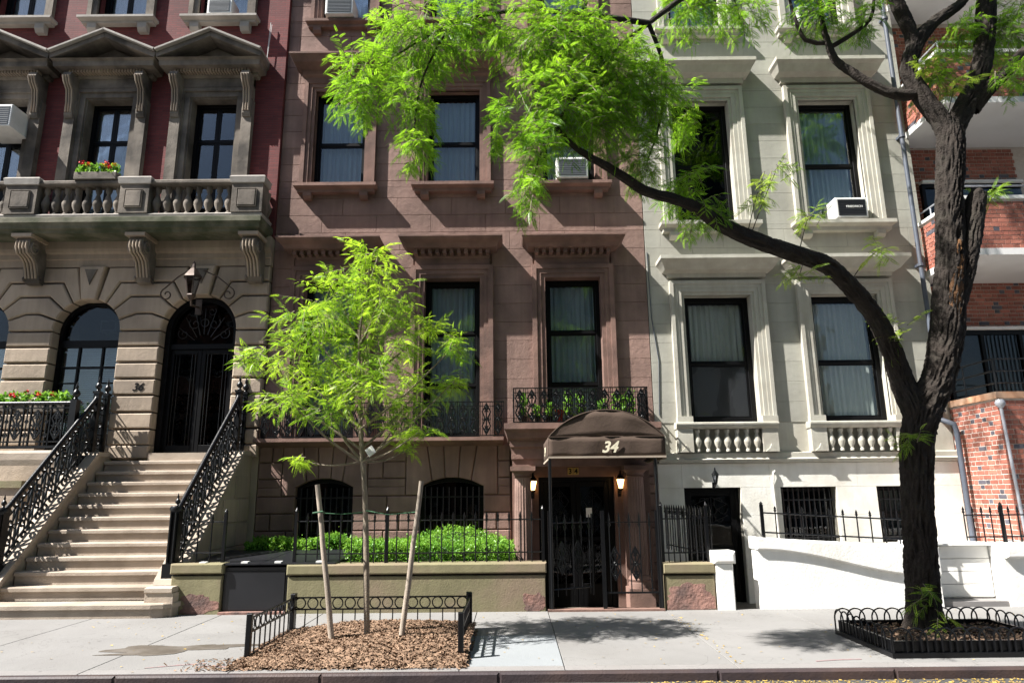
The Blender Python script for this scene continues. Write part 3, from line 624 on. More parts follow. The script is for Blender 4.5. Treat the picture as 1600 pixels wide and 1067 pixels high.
    # arched openings
    for i in (0, 1):
        a, q = A[i], HW[i]; x0, x1 = a-q, a+q
        f = archring(MB(), a, q, 2.56, ZS, q, .07, .1, .24, 22).box(x0+.07, x1-.07, .11, .23, 4.72, 4.86).box(x0+.07, x1-.07, .11, .23, 2.56, 2.95).build('window', 'black', h)
        archpane(a, q-.06, 4.86, ZS, q-.06, .17).build('pane', 'glassd', f)
        s = MB(); xs = [x0+.07, x0+.42, x1-.42, x1-.07]
        for x in xs[1:3]: s.box(x-.02, x+.02, .13, .2, 2.95, 4.72)
        s.box(x0+.07, x1-.07, .132, .198, 4.28, 4.32)
        for z in (3.35, 3.65, 3.97): s.box(x0+.07, x0+.4, .134, .196, z, z+.025).box(x1-.4, x1-.07, .134, .196, z, z+.025)
        s.build('sash', 'black', f)
        zz = [2.95, 4.28, 4.32, 4.72]
        for u, v in zip(xs, xs[1:]):
            for p, r in ((2.95, 4.29), (4.31, 4.73)): MB().box(u+.02, v-.02, .16, .166, p, r).build('pane', 'glass', f)
        sh = MB()
        for t in range(42): z = 2.97+t*.042; sh.add([(x0+.09, .26, z), (x1-.09, .26, z), (x1-.09, .285, z+.036), (x0+.09, .285, z+.036)], [(0, 1, 2, 3)])
        sh.build('shutter_slats', 'curt', f); roombox(f, x0-.2, x1+.2, .245, 1., 2.4, 5.9)
    # entrance door under the third arch
    a, q = A[2], HW[2]
    f = archring(MB(), a, q, 2.56, ZS, q, .1, .06, .3, 22).box(a-q+.1, a+q-.1, .1, .28, 4.66, 4.76).build('door_frame', 'black', h)
    archpane(a, q-.09, 4.76, ZS, q-.09, .2).build('pane', 'glassd', f)
    g = MB()
    for t in range(1, 8): an = math.pi*t/8; g.tube([(a+.2*math.cos(an), .15, 4.78+.2*math.sin(an)), (a+.56*math.cos(an), .15, 4.86+.66*math.sin(an))], .009, 5)
    for mir in (1, -1):
        for cx, cz, r in ((.2, 5.2, .13), (.42, 4.98, .12), (.13, 5.46, .09)):
            g.tube([(p[0]+a, .15, p[2]) for p in spiral((mir*cx, cz), .03, r, 0, 7, 16, mir)], .01, 5)
    g.ring((a, .15, 5.22), .08, .01); g.build('fanlight_grille', 'iron', f)
    for k, (u, v) in enumerate(((a-q+.1, a-.004), (a+.004, a+q-.1))):
        l = MB().cbox(u, u+.08, .14, .22, 2.57, 4.655, .006).cbox(v-.08, v, .14, .22, 2.57, 4.655, .006).cbox(u+.08, v-.08, .142, .218, 2.57, 2.72, .006).cbox(u+.08, v-.08, .142, .218, 4.56, 4.655, .006).build('door', 'black', h)
        MB().box(u+.07, v-.07, .19, .196, 2.7, 4.58).build('pane', 'glassd', l)
        if k == 0: MB().box(u+.08, v-.08, .3, .305, 2.7, 4.58).build('door_curtain', 'tandark', l)
        g = MB(); wd = v-u-.18
        for z, hh in ((2.74, .5), (3.35, .42), (4.1, .44)): s_ = MB(); scrollwork(s_, wd, hh, .008); g.add([(p[0]+(u+v)/2, .15, p[2]+z) for p in s_.v], s_.f)
        for x in (u+.12, u+.19, v-.19, v-.12): g.tube([(x, .15, 2.72), (x, .15, 4.56)], .007, 5)
        g.build('door_grille', 'iron', l)
    roombox(f, a-q-.2, a+q+.2, .31, 2., 2.4, 5.9)
    MB().lathe([(.0, 3.62), (.04, 3.66), (.05, 3.72), (.0, 3.8)], a+.45, .6, 10).build('hall_lamp', 'bulbs', f, 60)
    text(h, '36', .22, (-7.42, Y-.036, 3.78), (R_(90), 0, 0), 'black', 'house_number', .3, .004, .002)
    MB().box(-7.06, -5.6, -.16, .4, 2.3, 2.555).build('door_sill', 'step', h)
    MB().mould(XL, XR, Y, [(.1, 16.4), (.4, 16.8), (1., 17.1), (1.05, 17.5)], 0).build('roof_cornice', 'tandark', h)
    MB().box(XL, XR, .25, 10, 17.2, 17.45).build('roof', 'asph', h)
    # downpipe-free party edge, thin wires on the wall
    MB().tube([(-5.3, -.16, 12.0), (-5.36, -.16, 11.0), (-5.33, -.16, 12.05)], .006, 4).build('cable', 'acw', h)
    return h
H36 = house36()
# ------------------------------------------------------------------ the pale painted house
def pale_house():
    h = thing('pale_townhouse', 'pale grey painted stone townhouse with white basement and false balustrades under tall windows', 'house', (5.6, 0, 0))
    X0_, X1_ = 2.8, 8.64
    pA = [(3.53, 4.9, 3.05, 5.66), (6.13, 7.5, 3.05, 5.66)]; sA = [(3.53, 4.78, 7.21, 10.09), (6.31, 7.56, 7.21, 10.09)]; tA = [(3.6, 4.8, 11.85, 14), (6.35, 7.55, 11.85, 14)]
    bA = [(3.29, 4.38, -.32, 1.8), (5.15, 6.22, .76, 1.8), (7.0, 7.98, .76, 1.8)]
    wl = wall('wall', h, X0_, X1_, -.5, 17.2, .012, .32, pA+sA+tA+bA, 'paletrim')
    g = lambda H, s, t: (H[0]-s, H[1]+s, H[2], H[3]+t)
    ashlar(wl, X0_, X1_, [3.05+.405*i for i in range(27)], [g(H, .28, .28) for H in pA]+[g(H, .3, .3) for H in sA]+[g(H, .22, .22) for H in tA], 1.3, 0., 'pale', .004, .06, .003)
    ashlar(wl, X0_, X1_, [-.32, .3, .76, 1.28, 1.8, 2.26], bA, 1.7, -.03, 'white', .003, .1, .003)
    for i, (a, b, c, d) in enumerate(pA):
        window(h, a, b, c, d, .19, [4.27], .1, 'black', (), 'curtw', None, 'glass', 0 if i == 0 else None)
        architrave(h, a, b, c, d, .29, 0, 'paletrim', ((0, .11), (.25, .085), (.5, .07), (.8, .04)), 'architrave', .12)
        hc = (a+b)/2; MB().mould(hc-.95, hc+.95, 0, [(.10, 6.02), (.12, 6.1), (.28, 6.13), (.36, 6.2), (.44, 6.26), (.5, 6.30), (.5, 6.37)], .53).build('window_hood', 'paletrim', h)
    for i, (a, b, c, d) in enumerate(sA):
        window(h, a, b, c, d, .19, [8.62], .09, 'black', (), 'curt' if i else None, None, 'glassd' if i == 0 else 'glass')
        architrave(h, a, b, c, d, .31, 0, 'paletrim', ((0, .11), (.25, .085), (.5, .07), (.8, .04)))
        sill(h, a-.42, b+.42, 7.2, .28, .2, 0, 'paletrim')
        hc = (a+b)/2; MB().mould(hc-.92, hc+.92, 0, [(.1, 10.48), (.12, 10.58), (.28, 10.62), (.38, 10.74), (.46, 10.8), (.46, 10.88)], .55).build('window_hood', 'paletrim', h)
    for i, (a, b, c, d) in enumerate(tA):
        window(h, a, b, c, d, .19, [12.9], .09, 'black', (), 'curt'); architrave(h, a, b, c, d, .24, 0, 'paletrim', ((0, .1), (.5, .06))); sill(h, a-.36, b+.36, 11.84, .2, .18, 0, 'paletrim')
        MB().mould(a-.25, b+.25, 0, [(.1, 14.3), (.3, 14.5), (.36, 14.6), (.36, 14.68)], .6).build('window_hood', 'paletrim', h)
    # false balustrade below the parlour windows
    MB().mould(X0_+.02, X1_-.02, 0, [(.0, 2.262), (.10, 2.27), (.12, 2.33), (.08, 2.36), (.08, 2.45), (.04, 2.47)], 0).build('base_moulding', 'paletrim', h)
    bal = [(.045, 0), (.045, .04), (.03, .06), (.072, .17), (.075, .21), (.04, .3), (.03, .34), (.05, .38), (.05, .43)]
    bm = MB().lathe(bal, 0, 0, 12).mesh('baluster', 40)
    for (a, b) in ((3.2, 5.15), (5.8, 7.75)):
        c = MB().mould(a, b, 0, [(.17, 2.92), (.2, 2.95), (.22, 3.0), (.22, 3.03), (.17, 3.047)], .1).build('balustrade_coping', 'paletrim', h)
        for x0, x1 in ((a, a+.3), (b-.3, b)):
            MB().box(x0, x1, -.17, .03, 2.47, 2.92).build('pier', 'paletrim', c); MB().ext([(x0+.03, 2.472), (x1-.03, 2.472), (x1-.08, 2.52), ((x0+x1)/2+.04, 2.54), ((x0+x1)/2, 2.62), ((x0+x1)/2-.04, 2.54), (x0+.08, 2.52)], -.2, -.165, 'y').build('pier_ornament', 'paletrim', c)
        MB().box(a+.3, b-.3, -.012, .03, 2.47, 2.92).build('panel', 'pale', c)
        for i in range(7): mk('baluster', bm, 'paletrim', c, (a+.3+(b-a-.6)*(i+.5)/7, -.1, 2.48))
    # basement openings
    a, b, c, d = bA[0]
    fr = MB().box(a, a+.07, .14, .24, -.32, d).box(b-.07, b, .14, .24, -.32, d).box(a+.07, b-.07, .142, .238, d-.08, d).build('door_frame', 'black', h)
    dr = MB().cbox(a+.07, a+.17, .15, .2, -.3, d-.08, .006).cbox(b-.17, b-.07, .15, .2, -.3, d-.08, .006).cbox(a+.17, b-.17, .152, .198, -.3, .7, .006).cbox(a+.17, b-.17, .152, .198, d-.16, d-.08, .006).build('door', 'black', h)
    MB().box(a+.16, b-.16, .176, .182, .7, d-.15).build('pane', 'glassd', dr)
    s_ = MB(); scrollwork(s_, .7, .5, .012); mk('door_grille', s_.mesh('door_grille'), 'iron', dr, ((a+b)/2, .13, 1.13)); roombox(fr, a-.1, b+.1, .25, 1., -.4, 2.)
    for k, (a, b, c, d) in enumerate(bA[1:]):
        window(h, a, b, c, d, .2, [1.26], .05, 'black', (), 'curtw' if k else None, None, 'glassd')
        s = MB(); x = a+.06
        while x < b-.03: s.tube([(x, .05, c+.02), (x, .05, d-.02)], .013, 6); x += .1
        s.box(a, b, .04, .06, c+.08, c+.11).box(a, b, .04, .06, d-.26, d-.23); s.build('window_bars', 'iron', h)
    MB().mould(X0_, X1_, 0, [(.1, 16.3), (.4, 16.6), (.8, 16.9), (.85, 17.2)], 0).build('roof_cornice', 'paletrim', h)
    MB().box(X0_, X1_, .32, 10, 16.9, 17.1).build('roof', 'asph', h)
    MB().tube([(5.03, -.06, .75), (5.0, -.06, 1.85), (5.02, -.08, 2.08), (5.06, -.05, 2.1)], .02, 8).build('vent_pipe', 'white', h, 40)
    MB().tube([(2.83, -.012, 6.6), (2.85, -.012, 5.2), (2.95, -.012, 4.3), (2.9, -.012, 3.2)], .008, 5).build('cable', 'pipe', h)
    return h
HP = pale_house()
# ------------------------------------------------------------------ brick apartment building with balconies
def apartment():
    h = thing('brick_apartment_building', 'orange red brick apartment building with stacked white bottomed balconies', 'building', (11, 0, 0))
    st, hd, rh, mo = .2, .095, .086, .015
    ms = MB().ext([(-st/2, 0), (st/2, 0), (st/2, rh-mo), (-st/2, rh-mo)], 0, .03, 'y', 0, .004).mesh('brick'); mh = MB().ext([(-hd/2, 0), (hd/2, 0), (hd/2, rh-mo), (-hd/2, rh-mo)], 0, .03, 'y', 0, .004).mesh('brick')
    msb = ms.copy(); mhb = mh.copy()
    for me, k in ((ms, 'brick'), (mh, 'brick'), (msb, 'brickb'), (mhb, 'brickb')): me.materials.append(M[k])
    cnt = [0]; rest = {'brick': MB(), 'brickb': MB()}
    def face(parent, x0, x1, z0, z1, y, side=None, single=False):
        # courses of alternating stretchers and headers; side: a face looking to -X standing at x=y, x0..x1 run along Y
        r = 0; z = z0
        while z < z1-rh*.6:
            u = x0-(.158 if r % 2 else 0); i = 0
            while u < x1-.03:
                wd = st if i % 2 == 0 else hd; a, b = max(u, x0), min(u+wd, x1)
                if b-a > .03:
                    dark = random.random() < (.02 if i % 2 == 0 else .17); full = b-a > wd-.002
                    if single and cnt[0] < 300 and full:
                        me = (msb if dark else ms) if i % 2 == 0 else (mhb if dark else mh); pr = random.uniform(-.002, .002)
                        mk('brick', me, None, parent, ((a+b)/2, y+pr, z) if side is None else (y+pr, (a+b)/2, z), None if side is None else (0, 0, R_(-90))); cnt[0] += 1
                    else:
                        pr = random.uniform(-.002, .002); B = rest['brickb' if dark else 'brick']
                        if side is None: B.box(a, b, y+pr, y+.03, z, z+rh-mo)
                        else: B.box(y+pr, y+.03, a, b, z, z+rh-mo)
                u += wd+mo; i += 1
            z += rh; r += 1
    L = 8.66; F = -1.35; XR = 11.2
    bs = MB().box(L+.009, XR+2, F+.009, .45, -.3, 3.3).build('base_wall', 'mort', h)
    face(bs, F, 0.02, .78, 3.3, L, 'x', True); face(bs, L, XR-.6, .78, 3.3, F, None, True)
    cp = MB().box(L-.03, L+.28, F-.03, .02, 3.302, 3.42).box(L+.28, XR, F-.03, F+.28, 3.302, 3.42).build('coping', 'coping', h)
    bk = MB().box(8.37, XR+2, .46, .7, -.3, 17).build('back_wall', 'mort', h)
    face(bk, 8.37, XR, 5.0, 6.0, .45); face(bk, 8.37, XR, 8.35, 9.15, .45); face(bk, 8.37, 9.0, 6.0, 8.35, .45); face(bk, 8.37, 9.0, 9.15, 12.2, .45); face(bk, 8.37, XR, 11.2, 12.2, .45); face(bk, 8.37, 9.0, 3.3, 5., .45)
    # glazed doors behind each balcony
    for z, hh in ((3.45, 1.5), (6.15, 2.1), (9.3, 1.9)):
        f = MB().box(9.0, 9.07, .36, .45, z, z+hh).box(9.07, 11.2, .362, .448, z+hh-.09, z+hh).box(9.75, 9.82, .362, .448, z, z+hh-.09).box(10.55, 10.62, .362, .448, z, z+hh-.09).build('balcony_door', 'black', h)
        for a, b in ((9.07, 9.75), (9.82, 10.55), (10.62, 11.2)): MB().box(a, b, .4, .406, z, z+hh-.09).build('pane', 'glassd', f)
        MB().box(9.0, 11.2, .3, .449, z+hh+.01, z+hh+.07).build('lintel', 'slab', f)
        if z < 4:
            s = MB()
            for i in range(9): x = 9.85+i*.085; s.tube([(x, .33, z), (x, .33, z+hh-.1)], .009, 5)
            s.build('window_bars', 'iron', f)
    for z in (6.0, 9.16, 12.32):
        sl_ = MB().box(L-.07, XR+2, F-.02, .45, z, z+.13).build('balcony_slab', 'slab', h)
        pw = MB().box(L-.05, L+.09, F+.009, .3, z+.135, z+1.12).box(L+.09, XR, F+.009, F+.12, z+.135, z+1.12).build('parapet', 'mort', h)
        face(pw, F, .3, z+.14, z+1.1, L-.06, 'x'); face(pw, L-.06, XR, z+.14, z+1.1, F)
        MB().box(L-.09, L+.12, F-.03, .3, z+1.122, z+1.19).box(L+.12, XR, F-.03, F+.15, z+1.122, z+1.19).build('coping', 'slab', pw)
        MB().tube([(L+.02, .2, z+1.42), (L+.02, F+.06, z+1.42), (XR, F+.06, z+1.42)], .018, 8).tube([(L+.02, F+.06, z+1.19), (L+.02, F+.06, z+1.42)], .014, 6).tube([(L+.02, -.3, z+1.19), (L+.02, -.3, z+1.42)], .014, 6).build('hand_rail', 'alu', pw)
    r = MB()
    for z in (3.6, 3.82, 4.04): r.tube([(L+.1, .2, z), (L+.1, F+.1, z), (XR, F+.1, z)], .016, 8)
    for y in (F+.1, -.4): r.tube([(L+.1, y, 3.42), (L+.1, y, 4.05)], .016, 8)
    for i in range(12): r.tube([(L+.12+i*.16, F+.1, 3.42), (L+.12+i*.16, F+.1, 3.6)], .008, 5)
    r.build('balcony_railing', 'iron', h)
    MB().tube([(L+.0, F-.06, 3.2), (L+.03, F-.06, 2.2), (L+.08, F-.06, .5)], .028, 10).lathe([(.03, 3.12), (.075, 3.17), (.085, 3.22), (.06, 3.27), (.0, 3.28)], L, F-.06, 12).build('rain_pipe', 'alu', h, 40)
    for k, B in rest.items():
        o = B.build('brickwork', k, h); o['kind'] = 'stuff'
    MB().box(L, 14, .7, 10, 16.8, 17).build('roof', 'asph', h)
    return h
APT = apartment()
t = thing('drainpipe', 'blue grey drainpipe running down the pale house beside the brick building', 'pipe', (8.4, -.15, .7))
MB().tube([(8.42, -.13, 15), (8.42, -.13, 4.0), (8.36, -.13, 3.6), (8.36, -.15, 3.05)], .046, 12).tube([(8.36, -.15, 3.05), (8.5, -.3, 2.95), (8.52, -.32, 2.8), (8.52, -.32, .72)], .05, 12).build('pipe', 'pipe', t, 50)
for z in (12, 9.1, 6.2, 3.2): MB().lathe([(.07, z), (.07, z+.06)], 8.42 if z > 4 else 8.36, -.13, 12).box(8.3 if z < 4 else 8.36, 8.5, -.12, .0, z+.005, z+.055).build('pipe_bracket', 'pipe', t)
# ------------------------------------------------------------------ stoop of number 36
def stoop():
    s = thing('stone_stoop', 'tall flight of twelve worn tan stone steps up to the arched door', 'stoop', (-6.6, -1.6, 0))
    for k in range(1, 13):
        y = -2.78+.225*(k-1); z = .2*k; x0, x1 = -7.785, -5.465
        b = MB()
        if k == 1:
            pl = [(-9.5, y-.2), (-5.3, y-.2), (-5.13, y-.16), (-5.03, y-.06), (-5.0, y+.08), (-5.0, y+.14), (-9.5, y+.2)]
            b.ext([(p, q) for p, q in pl], .2, .13, 'z', 0, .015); b.ext(offset(pl, .03), .13, 0, 'z')
        elif k == 2:
            b.ext([(-8.9, y-.03), (-5.45, y-.03), (-5.45, y+.4), (-8.9, y+.4)], z, z-.065, 'z', 0, .014); b.box(-8.9, -5.45, y, y+.4, z-.2, z-.065)
        else:
            yb = y+.4 if k < 12 else -.1
            b.ext([(x0, y-.03), (x1, y-.03), (x1, yb), (x0, yb)], z, z-.06, 'z', 0, .014); b.box(x0, x1, y+.002, yb, z-.2, z-.06)
        b.build('step', 'step', s)
    for x0, x1, tl in ((-5.46, -5.06, 1), (-8.22, -7.79, 0)):
        pf = [(-2.62, .0), (-2.62, .42), (-.5, 2.48), (-.06, 2.48), (-.06, .0)]
        c = MB().ext(pf, x0+.02, x1-.02, 'x').build('cheek_wall', 'tan', s)
        MB().ext([(-2.66, .42), (-2.62, .50), (-.52, 2.56), (-.06, 2.56), (-.06, 2.482), (-.49, 2.482), (-2.6, .42)], x0, x1, 'x').build('cheek_coping', 'step', c)
        if tl:
            MB().box(x0, x1+.02, -2.86, -2.625, 0, .33).mould(x0+.02, x1-.02, -2.8, [(.06, .331), (.08, .345), (.08, .4), (.05, .415)], .3, .17).build('plinth', 'step', c)
            rows = [0, .42, .84, 1.26, 1.68, 2.1]
            for z0, z1 in zip(rows, rows[1:]):
                ymin = -2.6+max(0, (z1-.36))*1.03; y = -.08
                while y > ymin+.15:
                    L = min(random.uniform(.45, .75), y-ymin); MB().ext([(y-L+.008, z0+.008), (y-.008, z0+.008), (y-.008, z1-.008), (y-L+.008, z1-.008)], x1-.0, x1-.03, 'x', 0, .006).build('stone_block', 'tan', c); y -= L
    return s
stoop()
t = thing('terrace_wall', 'tan stone terrace wall carrying the level iron railing beside the stoop', 'wall', (-10.9, -.7, 0))
MB().box(-13.6, -8.23, -1.0, -.051, 0, 2.3).build('wall', 'tan', t); MB().mould(-13.6, -8.25, -.95, [(.05, 2.302), (.07, 2.4), (.07, 2.52), (.03, 2.57)], 0, .8).build('coping', 'step', t)
MB().box(-9.0, -8.6, -1.35, -1.001, 0, 1.9).build('pier', 'tan', t); MB().box(-9.04, -8.56, -1.39, -1.002, 1.902, 2.02).build('pier_cap', 'algae', t)
def finial(b, x, y, z, s=1.):
    return b.lathe([(.02*s, z), (.05*s, z+.02*s), (.03*s, z+.05*s), (.075*s, z+.1*s), (.08*s, z+.14*s), (.05*s, z+.2*s), (.025*s, z+.23*s), (.035*s, z+.27*s), (.02*s, z+.33*s), (.003, z+.4*s)], x, y, 12)
def stair_rail(x, label):
    t = thing('stair_railing', label, 'railing', (x, -2.5, .5), 'cast iron stair railings')
    y0, z0, y1, z1 = -2.45, .53, -.5, 2.53; H = 1.02; n = 7; dy = (y1-y0)/n; sl = (z1-z0)/(y1-y0)
    p = MB(); q = lambda u, v: (0, u, u*sl+v*H)
    p.tube([q(0, .04), q(0, .94)], .021, 5).tube([q(dy*.28, .2), q(dy*.28, .8)], .015, 5).tube([q(dy*.72, .2), q(dy*.72, .8)], .015, 5)
    for v in (.2, .8, .03, .955): p.tube([q(0, v), q(dy, v)], .017, 5)
    for v in (.11, .88):
        for u in (.25, .75):
            c = q(dy*u, v); p.ring(c, .05, .023, 14, 5, 'x')
    for u0, u1 in ((.0, 1.), (1., .0)): p.tube([q(dy*u0, .24), q(dy*.5, .5), q(dy*u1, .76)], .017, 5)
    for v in (.36, .64): p.ring(q(dy*.5, v), .045, .021, 12, 5, 'x')
    p.ring(q(dy*.5, .5), .03, .014, 10, 5, 'x'); p.ring(q(dy*.12, .5), .032, .012, 10, 5, 'x'); p.ring(q(dy*.88, .5), .032, .012, 10, 5, 'x')
    me = p.mesh('railing_panel', 40)
    for i in range(n): mk('railing_panel', me, 'iron', t, (x, y0+i*dy, z0+i*dy*sl))
    MB().tube([(x, y0-.1, z0-.1+H*1.0), (x, y0, z0+H*.98), (x, y1, z1+H*.98), (x, y1+.08, z1+H*1.1)], .042, 8).build('hand_rail', 'iron', t, 50)
    MB().tube([(x, y0, z0+.04), (x, y1, z1+.04)], .022, 6).build('bottom_rail', 'iron', t)
    b = MB().box(x-.1, x+.1, y0-.16, y0+.06, .47, .72).box(x-.07, x+.07, y0-.12, y0+.02, .72, 1.5).lathe([(.1, 1.5), (.11, 1.54), (.09, 1.58)], x, y0-.05, 12); finial(b, x, y0-.05, 1.58, .5)
    for k in (-1, 1): b.tube([(x+.04*k, y0-.14, .74), (x+.04*k, y0-.14, 1.48)], .018, 6)
    b.build('newel_post', 'iron', t, 50)
    for y in (y1+.06, -.14):
        b = MB().box(x-.05, x+.05, y-.05, y+.05, 2.56, 3.68).box(x-.065, x+.065, y-.065, y+.065, 3.68, 3.72); finial(b, x, y, 3.72, .75); b.build('post', 'iron', t, 50)
    e = MB()
    for z in (2.64, 2.9, 3.3, 3.6): e.tube([(x, y1+.06, z), (x, -.14, z)], .014, 5)
    for z in (2.77, 3.1, 3.45): e.ring((x, -.29, z), .07, .016, 14, 5, 'x').ring((x, -.29, z), .025, .012, 10, 5, 'x')
    e.tube([(x, -.2, 2.6), (x, -.2, 3.64)], .009, 5).tube([(x, -.38, 2.6), (x, -.38, 3.64)], .009, 5).build('landing_panel', 'iron', t)
stair_rail(-5.27, 'black cast iron stair railing on the stoop cheek beside the black cellar box')
stair_rail(-8.0, 'black cast iron stair railing on the stoop cheek beside the flowered terrace')
def level_rail():
    t = thing('terrace_railing', 'black cast iron terrace railing with scroll panels below red geraniums', 'railing', (-10.6, -.9, 2.57))
    me = MB(); scrollwork(me, .2, .56, .016); me = me.mesh('scroll_panel', 40); y = -.9
    for i in range(13):
        x = -8.42-i*.37; mk('scroll_panel', me, 'iron', t, (x, y, 2.76))
        MB().box(x-.125, x-.105, y-.02, y+.02, 2.62, 3.42).box(x+.105, x+.125, y-.02, y+.02, 2.62, 3.42).ring((x-.185, y, 3.1), .03, .012, 10, 5).tube([(x-.185, y, 2.66), (x-.185, y, 3.4)], .014, 5).ring((x-.185, y, 2.85), .035, .014, 10, 5).build('baluster', 'iron', t)
    MB().box(-13.4, -8.1, y-.03, y+.03, 2.61, 2.66).box(-13.4, -8.1, y-.02, y+.02, 2.72, 2.745).box(-13.4, -8.1, y-.02, y+.02, 3.34, 3.36).build('bottom_rail', 'iron', t)
    MB().tube([(-13.4, y, 3.44), (-8.1, y, 3.44)], .038, 8).build('top_rail', 'iron', t, 50)
    for x in (-8.12, -9.85): b = MB().box(x-.06, x+.06, y-.06, y+.06, 2.6, 3.5); finial(b, x, y, 3.5, .85); b.build('post', 'iron', t, 50)
level_rail()
# ------------------------------------------------------------------ iron balcony railings of number 34
def balcony_rail(name, label, x0, x1, y, z, hgt, n, ret=0):
    t = thing(name, label, 'railing', ((x0+x1)/2, y, z), 'iron balcony railings')
    b = MB(); scrollwork(b, .18, hgt-.06, .0165); b.box(-.078, -.066, -.006, .006, 0, hgt-.03).box(.066, .078, -.006, .006, 0, hgt-.03); me = b.mesh('scroll_panel', 40)
    for i in range(n): mk('scroll_panel', me, 'iron', t, (x0+(x1-x0)*(i+.5)/n, y, z+.03))
    r = MB().box(x0, x1, y-.012, y+.012, z+hgt-.02, z+hgt).box(x0, x1, y-.01, y+.01, z+.015, z+.035).box(x0, x1, y-.008, y+.008, z+hgt-.1, z+hgt-.088)
    for i in range(n+1): x = x0+(x1-x0)*i/n; r.box(x-.006, x+.006, y-.006, y+.006, z+.02, z+hgt)
    for x in ((x0, x1) if ret else (x0,)):
        r.box(x-.012, x+.012, y, -.03, z+hgt-.02, z+hgt).box(x-.01, x+.01, y, -.03, z+.015, z+.035)
        k = max(1, int(abs(y)/.24))
        for i in range(k): mk('scroll_panel', me, 'iron', t, (x, y+(-y)*(i+.6)/(k+.1), z+.03), (0, 0, R_(90)))
    r.build('rail', 'iron', t)
balcony_rail('balcony_railing', 'black iron balcony railing on the long brown ledge under the tall windows', -4.86, -.17, -.4, 2.785, .68, 21)
balcony_rail('balcony_railing', 'black iron balcony railing above the brown awning with plants inside', .02, 2.48, -1.02, 2.965, .66, 11, 1)
# ------------------------------------------------------------------ front area: walls, cellar box, fences
def area_wall(name, label, x0, x1, spall=None, y0=-2.7, y1=-2.36, h=.66):
    t = thing(name, label, 'wall', ((x0+x1)/2, (y0+y1)/2, 0), 'low stone area walls')
    MB().cbox(x0, x1, y0+.03, y1-.03, -.05, h-.15, .01).build('wall_body', 'algae', t); MB().box(x0+.01, x1-.01, y0+.09, y1-.05, h-.15, h-.12).build('joint', 'soil', t)
    MB().cbox(x0-.02, x1+.02, y0, y1, h-.12, h+.03, .02).build('coping', 'algae', t)
    if spall:
        xc, zc, rx, rz = spall; pts = []
        for i in range(64):
            a = 2*math.pi*i/64; r = 1+.16*math.sin(3*a+xc)+.1*math.sin(5*a+2)+.07*math.sin(11*a+xc*3)+random.uniform(-.06, .06); pts.append((min(max(xc+rx*r*math.cos(a), x0+.01), x1-.01), min(max(zc+rz*r*math.sin(a), .005), h-.17)))
        MB().ext(pts, y0+.027, y0+.04, 'y', 0, .001).build('spalled_patch', 'spall', t)
area_wall('area_pier', 'mossy stone pier with pink spalled patch between stoop and cellar box', -5.18, -4.42, (-4.75, .13, .27, .16), h=.7)
area_wall('area_wall', 'long low algae stained stone wall in front of the green hedge', -3.42, .47, (.3, .1, .17, .17), h=.67)
area_wall('area_pier', 'low stone pier with large pink spalled patch beside the awning gate', 2.27, 3.02, (2.65, .15, .42, .21), h=.64)
t = thing('cellar_bulkhead', 'black steel cellar box with sloping lid between the stone piers', 'cellar hatch', (-3.9, -1.8, 0))
MB().box(-4.41, -3.43, -2.6, -.9, 0, .66).build('box', 'steelblk', t)
MB().box(-4.36, -3.48, -2.625, -2.601, .05, .6).build('front_panel', 'steelblk', t)
for a, b in ((-5.0, -3.86), (-3.85, -2.72)):
    l = MB().ext([(-2.66, .70), (-2.66, .72), (-.9, .80), (-.9, .78)], a, b, 'x').build('lid', 'steelblk', t)
    for x in (a+.25, b-.25): MB().box(x-.05, x+.05, -2.63, -2.52, .722, .745).build('hinge', 'acw', l)
for a, b in ((-4.95, -4.42), (-3.42, -2.75)): MB().box(a, b, -2.35, -.9, 0, .69).build('side_box', 'steelblk', t)
MB().box(-4.42, -3.42, -2.72, -2.61, -.02, .035).build('threshold', 'spall', t)
picket = MB().tube([(0, 0, 0), (0, 0, .66)], .0095, 6).lathe([(.01, .66), (.024, .69), (.012, .72), (.02, .74), (.003, .82)], 0, 0, 6).mesh('picket', 50)
def fence(name, label, pts, hgt, sp, rails=(.14, .82), posts=(), group='spear topped area fences', r=.011, lean=0):
    p0, p1 = Vector(pts[0]), Vector(pts[1]); t = thing(name, label, 'fence', p0, group); d = p1-p0; n = max(2, int(Vector((d.x, d.y)).length/sp))
    for i in range(n+1): q = p0+d*i/n; mk('picket', picket, 'iron', t, q, None, (1.1, 1.1, hgt/.82))
    b = MB()
    for v in rails: MB().tube([p0+Vector((0, 0, hgt*v)), p1+Vector((0, 0, hgt*v))], r, 5).build('rail', 'iron', t)
    for u in posts:
        q = p0+d*u; c = MB().box(q.x-.022, q.x+.022, q.y-.022, q.y+.022, q.z-.02, q.z+hgt*1.02); c.lathe([(.02, q.z+hgt*1.02), (.03, q.z+hgt*1.05), (.0, q.z+hgt*1.12)], q.x, q.y, 8); c.build('post', 'iron', t)
    return t
fence('area_fence', 'thin black spear fence on the long algae stained wall before the hedge', (( -3.38, -2.53, .69), (.45, -2.53, .69)), .76, .172, (.2, .84), (0, .37, 1))
fence('area_fence', 'short black spear fence on the mossy pier at the foot of the stoop', ((-5.1, -2.53, .73), (-4.48, -2.53, .73)), .72, .155, (.2, .84), (1,))
fence('area_fence', 'dense black spear fence on the pier between awning gate and white post', ((2.3, -2.5, .66), (3.0, -2.5, .66)), .82, .08, (.18, .8), (0, 1))
fence('area_fence', 'black spear fence running from the white post back to the pale house', ((3.08, -2.42, .7), (2.84, -.3, .7)), .8, .12, (.1, .8))
t = thing('awning_gate', 'black iron front gate with cast scroll panels under the brown awning', 'gate', (1.36, -2.66, 0))
b = MB()
for x in (.55, 1.36, 2.2): b.box(x-.028, x+.028, -2.685, -2.63, -.02, 1.45)
